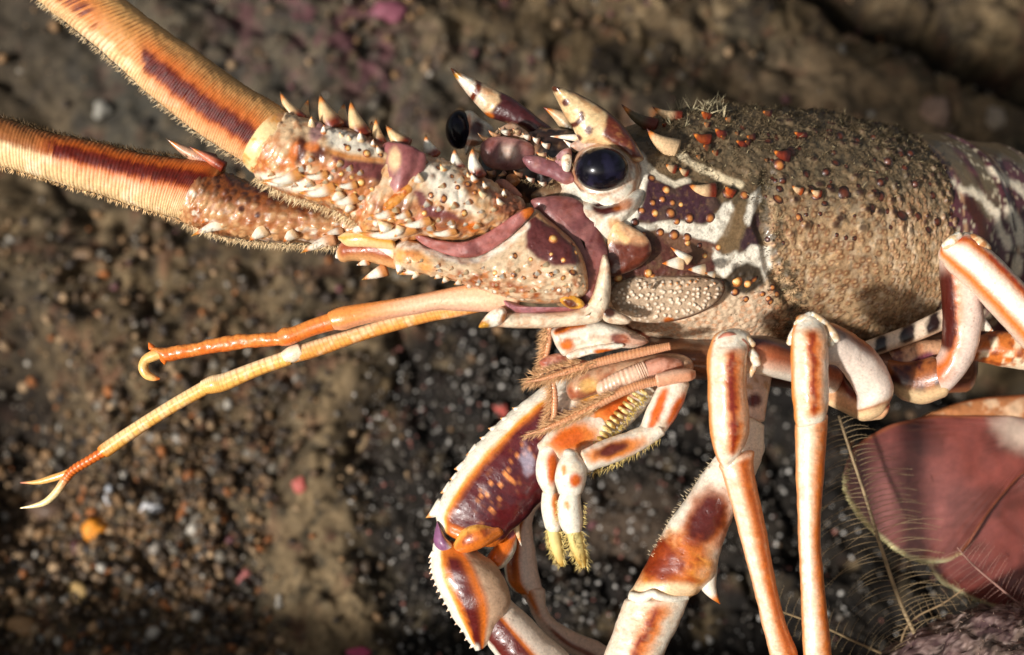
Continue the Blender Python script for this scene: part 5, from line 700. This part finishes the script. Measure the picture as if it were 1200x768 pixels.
# ---- far antenna, behind the near one
A_ = empty('antenna', P(420, 260, -70)); A_.parent = LOB; A_.location = W(P(420, 260, -70)) - ORI['spiny_lobster']
def f1c(g):
    n = fbm(g.V, 8, 3, 140); c = base(g, lin((196, 150, 104))); c = mix(c, lin((150, 80, 44)), sm(.46, .64, fbm(g.V, 15, 3, 141)) * .8); c = mix(c, lin((70, 28, 18)), sm(-.15, .45, g.s + .5 * (n - .5)) * .9); c = mix(c, WH * .9, sm(.6, .72, fbm(g.V, 10, 3, 142)) * (g.s < 0) * .7); c = mix(c, lin((150, 84, 40)), sm(.3, .6, g.lw) * .6); return mix(c, lin((70, 30, 22)), blob(g, 283, 245, 4, 4) + blob(g, 302, 252, 3, 3))  # near antenna's shadow painted in as darker brown, lump gaps likewise
limb('outer_segment', [(244, 192, 212, 256, -78, 28), (268, 204, 232, 270, -78, 30), (300, 216, 268, 278, -76, 31), (340, 224, 318, 283, -74, 30), (390, 236, 368, 285, -72, 27), (430, 246, 410, 288, -70, 24)], A_, f1c, n=90, step=1.2, disp=lumpy(10, 2.2, 143), cap=(.2, .2))
limb('middle_segment', [(424, 242, 408, 288, -70, 26), (470, 240, 452, 292, -66, 30), (530, 230, 520, 296, -62, 32), (590, 216, 588, 290, -60, 30)], A_, f1c, n=60, disp=lumpy(10, 2, 144))
for b, t, r, cb, ct in [((268, 260), (224, 277), 8, CR, YL * .5), ((256, 250), (236, 262), 6, ORG, ORG), ((285, 244), (246, 244), 10, CR, YL * .5), ((312, 268), (292, 283), 9, CR, ORG * .6), ((346, 272), (332, 284), 8, CR, ORG * .6), ((392, 280), (352, 297), 8, lin((206, 150, 106)), YL * .4), ((402, 270), (378, 276), 5, lin((196, 140, 96)), OL * .5)]: spine(b, t, r, A_, cb, WH, ct, db=-92, dt=-104, bend=-.03)
spine((250, 190), (194, 162), 10, A_, RB, lin((196, 150, 120)), OL * .6, db=-80, dt=-88, bend=.05); spine((262, 196), (222, 172), 7, A_, RB, lin((206, 120, 90)), RB, db=-90, dt=-98)
limb('whip', [(262, 194, 224, 262, -78, 26), (245, 188, 208, 256, -78, 28), (190, 183, 172, 246, -78, 29), (130, 171, 116, 228, -78, 28.5), (60, 155, 52, 209, -78, 27.5), (0, 137, -6, 192, -78, 27), (-120, 100, -134, 150, -80, 25), (-380, 20, -390, 60, -90, 20)], A_, whip(150, dk2, .3), n=60, step=1.25, m='whip', disp=rings, cap=(.2, .4))
fringe('setae', [(212, 258), (172, 247), (116, 229), (52, 210), (-6, 193)], -84, 6, .5, lin((226, 190, 140)), A_, per=1.2, out=(-.25, 1), jit=.45, zj=10)
fringe('setae', [(262, 190), (190, 182), (130, 171), (60, 155), (0, 137)], -80, 6, .4, lin((90, 70, 44)), A_, per=4, out=(-.4, -.9), jit=.4)
fringe('setae', [(216, 262), (262, 278), (300, 284), (360, 288), (400, 290)], -92, 9, .45, lin((226, 200, 156)), A_, per=2.6, out=(-.4, .9), jit=.5, zj=12)
# ---- antennules
def thin(c1, c2, c3=None):
    def f(g):
        c = mix(mix(base(g, c1), c2, sm(.1, .6, g.s) * .8), c2, sm(.45, .65, fbm(g.V, 12, 3, 160)) * .6); c = mix(c, lin((170, 80, 30)), sm(-.6, -1, g.s) * .5); c = mix(c, lin((176, 92, 40)), (1 - sm(.04, .2, .5 + .5 * np.cos(g.t * g.ln / 5.5 * 6.283))) * .45)
        return c if c3 is None else mix(c, c3, sm(.6, .95, g.t))
    return f
O1, O2, O3, O4 = lin((226, 142, 66)), lin((240, 192, 130)), lin((222, 112, 40)), lin((236, 182, 92))
AN = empty('antennule', P(590, 350, -140)); AN.parent = LOB; AN.location = W(P(590, 350, -140)) - ORI['spiny_lobster']
limb('base_segment', [(606, 326, 600, 366, -142, 12), (570, 332, 574, 366, -142, 13), (540, 335, 541, 365, -140, 12), (510, 341, 514, 364, -138, 11), (480, 347, 486, 369, -136, 10), (450, 352, 456, 374, -134, 10), (415, 357, 420, 382, -132, 11), (398, 360, 404, 387, -130, 12), (386, 365, 394, 387, -129, 10)], AN, lambda g: mix(mix(base(g, lin((232, 186, 150))), lin((226, 142, 70)), sm(.45, .8, g.t) + sm(.5, .9, g.s) * .5), lin((206, 150, 130)), sm(-.3, -.8, g.s) * .5), n=36, step=1.4)
limb('middle_segment', [(388, 366, 396, 386, -129, 9), (362, 375, 370, 393, -126, 8.5), (342, 383, 350, 401, -124, 9), (332, 384, 340, 405, -122, 10), (325, 389, 331, 406, -120, 8)], AN, thin(O3, O1), n=30, step=1.2)
limb('outer_segment', [(327, 389, 331, 405, -120, 8), (300, 391, 304, 407, -116, 7.5), (270, 393, 272, 411, -112, 8), (240, 399, 244, 415, -108, 7), (226, 402, 231, 418, -105, 8), (206, 405, 210, 421, -102, 8), (190, 408, 196, 424, -100, 8), (175, 405, 182, 416, -98, 5)], AN, thin(O3, O1), n=30, step=1.2, disp=lambda g: (fbm(g.V, 7, 2, 161) - .5) * 2.5)
rod('filament', [(190, 414, -100, 6), (180, 417, -99, 6.5), (171, 422, -98, 6), (168, 431, -98, 6), (172, 439, -98, 5.5), (180, 443, -98, 4), (187, 444, -98, 1.2)], AN, lambda g: mix(base(g, lin((238, 186, 110))), O3, sm(.82, .98, g.t)), n=20, step=1)
spine((178, 408), (174, 401), 4, AN, O3, O3, DO, db=-99); spine((192, 420), (193, 428), 5, AN, O3, O3, DO, db=-99)
AN2 = empty('antennule', P(520, 370, -120)); AN2.parent = LOB; AN2.location = W(P(520, 370, -120)) - ORI['spiny_lobster']
limb('base_segment', [(560, 350, 562, 366, -126, 7), (525, 358, 530, 373, -126, 7), (500, 362, 506, 377, -124, 8), (460, 371, 468, 387, -122, 8.5), (415, 385, 424, 400, -120, 8.5), (380, 395, 388, 413, -118, 9), (352, 404, 360, 422, -116, 10), (336, 411, 342, 426, -114, 8)], AN2, thin(lin((232, 160, 76)), lin((244, 214, 170))), n=30, step=1.2)
rod('joint_knob', [(352, 411, -118, 9), (343, 415, -117, 10), (334, 419, -116, 8)], AN2, lambda g: base(g, lin((238, 216, 186))), n=24, step=1)
limb('middle_segment', [(337, 410, 341, 428, -115, 8), (300, 423, 306, 440, -111, 8), (262, 437, 268, 457, -106, 8.5), (248, 440, 254, 461, -104, 10), (236, 446, 244, 462, -102, 8)], AN2, thin(O4, lin((246, 220, 176))), n=30, step=1.2)
limb('outer_segment', [(238, 446, 246, 461, -102, 7.5), (200, 468, 208, 482, -97, 7), (160, 493, 168, 507, -92, 7), (122, 518, 131, 533, -86, 7.5), (114, 525, 126, 536, -85, 7)], AN2, thin(O4, lin((246, 214, 160)), lin((234, 140, 46))), n=30, step=1.2, cap=(.3, .1))
def ant_tip(g): return mix(mix(base(g, O3), lin((170, 70, 20)), (1 - sm(.15, .35, .5 + .5 * np.cos(g.t * g.ln / 4.5 * 6.283))) * sm(.5, .4, g.t) * .6), lin((246, 220, 160)), sm(.35, .6, g.t))
rod('filament', [(124, 528, -85, 6), (104, 540, -82, 5.6), (86, 551, -80, 5.4), (76, 563, -79, 5), (66, 577, -78, 4.6), (54, 588, -77, 4), (40, 593, -76, 2.6), (24, 595.5, -75, .7)], AN2, ant_tip, n=22, step=1, disp=lambda g: .35 * np.cos(g.t * g.ln / 4.5 * 6.283) * (g.t < .45))
rod('filament', [(92, 547, -78, 4.6), (78, 555, -74, 4.4), (60, 561, -70, 4.2), (44, 565, -67, 3), (24, 566, -64, .7)], AN2, lambda g: mix(base(g, lin((234, 176, 100))), lin((190, 110, 80)), sm(.8, 1, g.t)), n=20, step=1)
# ---- mouthparts
MP = empty('mouthparts', P(720, 430, -120)); MP.parent = LOB; MP.location = W(P(720, 430, -120)) - ORI['spiny_lobster']
def orw(seed, spots, hl=()):
    def f(g):
        c = base(g, WH); c = mix(c, CR, sm(.5, .7, fbm(g.V, 10, 3, seed)) * .4)
        for (x, y, a, b, an, k) in spots: c = mix(c, [lin((222, 130, 56)), lin((206, 96, 30)), lin((96, 36, 24)), YL][k], blob(g, x, y, a, b, an, .4, .3, 9))
        return c
    return f
pillow('mandible', [(646, 388), (654, 382), (676, 378), (700, 376), (724, 382), (742, 390), (760, 400), (744, 408), (720, 408), (690, 410), (664, 418), (654, 410), (648, 398)], -128, 18, MP, lambda g: mix(mix(mix(mix(base(g, WH), ORG * .9, blob(g, 664, 404, 9, 7, 0, .5, .3, 8) + linem(g, [(652, 390), (668, 382), (684, 380)], 4, 3, 2)), lin((96, 46, 50)), blob(g, 726, 398, 11, 6, 10, .4, .3, 8)), lin((186, 110, 70)), blob(g, 745, 398, 22, 9, 15, .6, .3) * .7), lin((110, 50, 24)), linem(g, [(652, 388), (664, 382), (684, 378)], 1.8, 1.5, 1)), n=120)
pillow('lip', [(664, 416), (680, 408), (704, 404), (728, 402), (730, 407), (712, 412), (690, 416), (670, 422)], -142, 6, MP, lambda g: mix(base(g, WH), ORG * .8, blob(g, 712, 412, 16, 3)))
pillow('mandible', [(632, 426), (640, 418), (656, 414), (672, 420), (690, 424), (672, 434), (648, 438)], -112, 10, MP, lambda g: mix(base(g, lin((206, 150, 126))), lin((176, 110, 90)), sm(.5, .65, fbm(g.V, 10, 3, 170))), m='skin')
pillow('throat_plate', [(690, 430), (740, 420), (790, 414), (812, 424), (806, 440), (770, 446), (730, 452), (700, 462), (672, 470), (664, 452)], -100, 20, MP, lambda g: mix(mix(base(g, lin((206, 164, 130))), lin((160, 96, 66)), sm(.45, .65, fbm(g.V, 14, 3, 171))), lin((222, 176, 96)), blob(g, 690, 452, 12, 9) * .7), n=110)
limb('palp', [(704, 446, 708, 464, -124, 8), (722, 436, 728, 456, -126, 9), (742, 428, 750, 448, -126, 9), (752, 424, 760, 442, -124, 8)], MP, lambda g: mix(base(g, lin((232, 206, 182))), lin((214, 164, 130)), .5 + .5 * np.sign(np.sin(g.t * 60)) * .4), n=28, step=1.2, disp=lambda g: .4 * np.cos(g.t * 75), cap=(.8, .4))
limb('palp', [(754, 424, 760, 444, -122, 9), (776, 418, 780, 438, -120, 10), (796, 420, 800, 436, -114, 9)], MP, lambda g: mix(base(g, lin((206, 150, 126))), lin((176, 112, 84)), sm(.5, .65, fbm(g.V, 8, 3, 172))), n=28)
def feel(g): return mix(mix(base(g, lin((222, 168, 126))), lin((200, 128, 96)), .35 + .3 * np.cos(g.t * g.ln / 3.2 * 6.283)), lin((206, 130, 60)), sm(.3, -.2, g.s) * .35)
def feeler(path, hs):
    rod('feeler', [(x, y, d, r * .78) for x, y, d, r in path], MP, feel, n=20, step=1, disp=lambda g: .35 * np.cos(g.t * g.ln / 3.2 * 6.283))
    for line, d, ln, out in hs: fringe('setae', line, d, ln, .35, lin((214, 170, 124)), MP, per=6, out=out, jit=.3, zj=2)
feeler([(784, 406, -134, 6), (760, 411, -138, 7), (720, 420, -144, 7), (690, 428, -148, 6), (660, 437, -152, 4.5), (636, 444, -154, 3), (616, 448, -156, 1)], [([(700, 424), (660, 435), (618, 446)], -150, 14, (-.9, .5)), ([(690, 432), (650, 443), (618, 449)], -150, 12, (-.8, .8)), ([(680, 424), (650, 432), (625, 440)], -150, 9, (-.9, -.4))])
feeler([(770, 447, -142, 6.5), (745, 453, -146, 7), (715, 466, -150, 7), (685, 483, -154, 6), (656, 496, -158, 4.5), (636, 504, -160, 3), (616, 510, -161, 1)], [([(720, 460), (680, 480), (640, 500)], -156, 13, (-.95, .1)), ([(700, 478), (655, 499), (618, 510)], -158, 12, (-.9, .6))])
feeler([(644, 382, -104, 5), (643, 400, -106, 5), (639, 420, -108, 4.5), (634, 440, -110, 3)], [([(641, 384), (640, 400), (634, 440)], -108, 12, (-.9, .6))])
feeler([(643, 436, -112, 4), (649, 455, -114, 4.5), (650, 475, -116, 5), (648, 490, -117, 4), (640, 500, -118, 2)], [([(645, 440), (646, 470), (640, 498)], -116, 13, (-.85, .7))])
limb('feeler_base', [(770, 438, 772, 454, -142, 8), (790, 433, 792, 450, -140, 9), (806, 432, 808, 447, -136, 8), (814, 434, 814, 444, -130, 5)], MP, lambda g: mix(base(g, lin((212, 156, 122))), lin((222, 176, 146)), sm(0, .7, g.s)), n=28, step=1.2)
MX = empty('mouth_leg', P(740, 500, -125)); MX.parent = LOB; MX.location = W(P(740, 500, -125)) - ORI['spiny_lobster']
limb('upper_segment', [(774, 446, 808, 452, -120, 14), (766, 462, 802, 470, -124, 15), (758, 480, 790, 492, -128, 15), (751, 497, 778, 508, -132, 14), (747, 503, 770, 516, -134, 12)], MX, orw(180, [(772, 478, 6, 28, 22, 1), (793, 482, 7, 22, 25, 1)]), n=40, step=1.3, disp=legdisp(1, 181))
limb('middle_segment', [(768, 496, 778, 510, -134, 12), (752, 500, 762, 522, -136, 13), (720, 512, 732, 538, -140, 14), (696, 521, 704, 549, -144, 15), (682, 527, 690, 554, -146, 14)], MX, orw(182, [(722, 527, 38, 10, -18, 0), (718, 527, 20, 6.5, -18, 2)]), n=40, step=1.3, disp=legdisp(1, 183), cap=(.4, .3))
limb('elbow_segment', [(660, 531, 678, 533, -150, 10), (653, 545, 687, 544, -152, 16), (650, 562, 687, 562, -152, 17), (654, 577, 683, 576, -150, 13)], MX, orw(184, [(674, 563, 8, 9, 30, 1), (661, 552, 3, 6, 0, 0)]), n=36, step=1.2, cap=(.7, .35))
limb('lower_segment', [(657, 576, 680, 575, -149, 11), (653, 592, 681, 590, -149, 13.5), (655, 612, 683, 610, -148, 13.5), (660, 623, 682, 621, -147, 10)], MX, orw(186, [(664, 593, 4, 6, 0, 0)]), n=36, step=1.2, cap=(.4, .4))
limb('hairy_tip', [(662, 620, 680, 619, -147, 9), (666, 635, 684, 633, -147, 9), (672, 652, 687, 650, -147, 7.5), (680, 665, 687, 663, -147, 3)], MX, lambda g: mix(base(g, lin((222, 200, 130))), lin((190, 150, 70)), sm(.3, .9, g.t)), n=30, step=1.2, m='hair')
for ln_, d, out, l in [([(662, 622), (670, 648), (682, 666)], -150, (-.6, .8), 8), ([(682, 622), (687, 648), (687, 664)], -150, (.7, .7), 8), ([(672, 625), (677, 645), (684, 662)], -157, (.0, 1), 7), ([(684, 555), (715, 546), (745, 530), (772, 515)], -136, (-.2, 1), 9), ([(654, 588), (654, 612)], -150, (-.9, .5), 4), ([(684, 590), (684, 616)], -150, (.9, .5), 5)]: fringe('setae', ln_, d, l, .4, lin((214, 190, 120)), MX, per=1.5, out=out, jit=.35, zj=4)
MX2 = empty('mouth_leg', P(680, 500, -95)); MX2.parent = LOB; MX2.location = W(P(680, 500, -95)) - ORI['spiny_lobster']
limb('upper_segment', [(748, 446, 772, 462, -92, 14), (722, 456, 752, 484, -96, 16), (698, 468, 728, 508, -100, 17), (680, 480, 706, 520, -104, 16)], MX2, orw(190, [(716, 478, 30, 15, -30, 0), (722, 476, 18, 10, -30, 1)]), n=40, step=1.3, disp=legdisp(1, 191))
limb('middle_segment', [(700, 480, 716, 516, -106, 15), (672, 489, 690, 530, -110, 17), (646, 504, 662, 541, -114, 17), (630, 520, 648, 545, -116, 13)], MX2, orw(192, [(672, 513, 32, 16, -18, 0), (668, 514, 22, 11, -18, 1)]), n=40, step=1.3, disp=legdisp(1, 193), cap=(.3, .3))
limb('elbow_segment', [(632, 526, 656, 526, -120, 11), (628, 545, 656, 544, -122, 15), (629, 562, 654, 566, -122, 15), (637, 578, 652, 579, -120, 10)], MX2, orw(194, [(648, 548, 7, 20, 0, 1)]), n=36, step=1.2, cap=(.5, .35))
limb('lower_segment', [(635, 578, 655, 578, -119, 10), (634, 596, 657, 596, -118, 12), (638, 616, 659, 616, -117, 11), (641, 622, 657, 621, -116, 9)], MX2, orw(196, [(652, 592, 5, 16, 0, 0)]), n=32, step=1.2, cap=(.3, .4))
limb('hairy_tip', [(640, 620, 656, 620, -116, 8), (644, 640, 659, 638, -116, 7.5), (652, 658, 661, 655, -116, 4), (657, 664, 661, 662, -116, 2)], MX2, lambda g: mix(base(g, lin((222, 200, 130))), lin((190, 150, 70)), sm(.3, .9, g.t)), n=28, step=1.2, m='hair')
for ln_, d, out, l in [([(640, 622), (646, 645), (656, 664)], -118, (-.6, .8), 7), ([(657, 622), (660, 645), (661, 662)], -120, (.6, .7), 6)]: fringe('setae', ln_, d, l, .4, lin((214, 190, 120)), MX2, per=1.8, out=out, jit=.35, zj=3)
for k in range(13):                     # toothed comb along its inner edge
    q = k / 12; x = 752 - 56 * q - 4 * math.sin(q * 3); y = 458 + 68 * q; knob('comb_tooth', (x - 4, y - 3), (x + 5, y + 3.5), 2.6, MX2, -120, lin((226, 206, 140)), lin((170, 130, 60)))
fringe('setae', [(756, 462), (730, 496), (700, 528)], -118, 8, .4, lin((196, 168, 84)), MX2, per=1.8, out=(.6, .7), jit=.4, zj=3)
# ------------------------------------------------------------------ hydroids
def hydroid(stem, r, fronds, label, d, col, seed, curl=1.0, ln=lambda q: 70, sides=(-1, 1), step=6, hair=True):
    a = crom(np.array(stem, float), 240); T = empty('feather_hydroid', P(a[-1, 0], a[-1, 1], d(a[-1, 0])), label=label, category='hydroid', group='feathery hydroids by the legs')
    rod('stem', [(x, y, d(x), r * (.55 + .45 * i / (len(stem) - 1))) for i, (x, y) in enumerate(stem)], T, lambda g: mix(base(g, col), col * .6, sm(.5, .7, fbm(g.V, 7, 3, seed))), n=12, m='hyd')
    l = np.r_[0, np.cumsum(np.hypot(*np.diff(a, axis=0).T))]; r_ = np.random.default_rng(seed); p0, dr, LN, br_p, br_d = [], [], [], [], []; VV, FF = [], []
    for sd in sides:
        for s in np.arange(4, l[-1] - 6, step):
            q = s / l[-1]; x = np.interp(s, l, a[:, 0]); y = np.interp(s, l, a[:, 1]); tx = np.interp(s, l, np.gradient(a[:, 0])); ty = np.interp(s, l, np.gradient(a[:, 1])); n = math.hypot(tx, ty); tx /= n; ty /= n
            L_ = ln(q) * (.7 + .45 * r_.random()); wa = r_.normal() * .07; tx, ty = tx * math.cos(wa) - ty * math.sin(wa), tx * math.sin(wa) + ty * math.cos(wa); nx, ny = (ty * sd, -tx * sd); pts = []
            for u in np.linspace(0, 1, 9):
                w = u * L_; cu = curl * u * u * L_ * .45; px = x + nx * w * .92 - tx * (w * .25) + tx * cu * .9; py = y + ny * w * .92 - ty * (w * .25) + ty * cu * .9; pts.append((px, py, d(x) + 6 * math.sin(u * 2 + s) ))
            pts = np.array(pts); Q = P(pts[:, 0], pts[:, 1], pts[:, 2]); b = sum(len(v) for v in VV); rr = .42 * (1 - .6 * np.linspace(0, 1, 9))
            an = np.array([0, 2.0944, 4.1888]); ring = np.stack([np.cos(an) * 0, np.cos(an), np.sin(an)], 1)
            if abs(nx) < .6: ring = np.stack([np.cos(an), np.sin(an), np.cos(an) * 0], 1)
            VV.append((Q[:, None] + ring[None] * rr[:, None, None]).reshape(-1, 3)); FF.append(gridfaces(9, 3) + b)
            if hair:
                for u in np.linspace(.1, .98, max(6, int(L_ / 4.5))):
                    i = u * 8; j = min(int(i), 7); f = i - j; p0.append(Q[j] * (1 - f) + Q[j + 1] * f); dr.append(np.array([tx, r_.normal() * .5, -ty]) * -1 + np.array([nx, 0, -ny]) * .7 + r_.normal(size=3) * .15)
    V = np.vstack(VV); F = np.vstack(FF); me, o = mesh('frond', V, F, np.tile(col * 1.0, (len(V), 1)), 'hyd'); link('frond', me, o, T, kind='stuff')
    if hair: hairs('polyps', np.array(p0), np.array(dr), 3.0, .15, col * .9, T, m='hyd')
hydroid([(983, 488), (996, 528), (1014, 582), (1032, 640), (1054, 704), (1078, 756), (1090, 790)], 2.8, None, 'tall feathery hydroid with a straight pale stem in front of the tail fan', lambda x: 12 - (x - 980) * .1, lin((150, 128, 96)), 5, 1.0, lambda q: 30 + 46 * math.sin(min(1, q * 1.2) * 2.5))
hydroid([(1122, 642), (1140, 662), (1168, 686), (1200, 712), (1240, 736)], 1.6, None, 'small comb shaped hydroid in front of the lower fan blade', lambda x: 8, lin((150, 112, 100)), 6, .25, lambda q: 34 - 8 * q, (-1, 1), 6)
hydroid([(900, 712), (930, 722), (972, 738), (1010, 756), (1050, 772), (1090, 784)], 1.8, None, 'low hydroid branch spreading behind the foot of the straight leg', lambda x: 20, lin((140, 118, 86)), 7, .6, lambda q: 30 - 10 * q, (-1, 1), 9)
hydroid([(1130, 690), (1104, 708), (1076, 722), (1060, 740), (1050, 780)], 1.6, None, 'short hydroid branch arching out over the mauve grey rock', lambda x: 10, lin((150, 124, 92)), 8, .5, lambda q: 20, (-1, 1), 9)
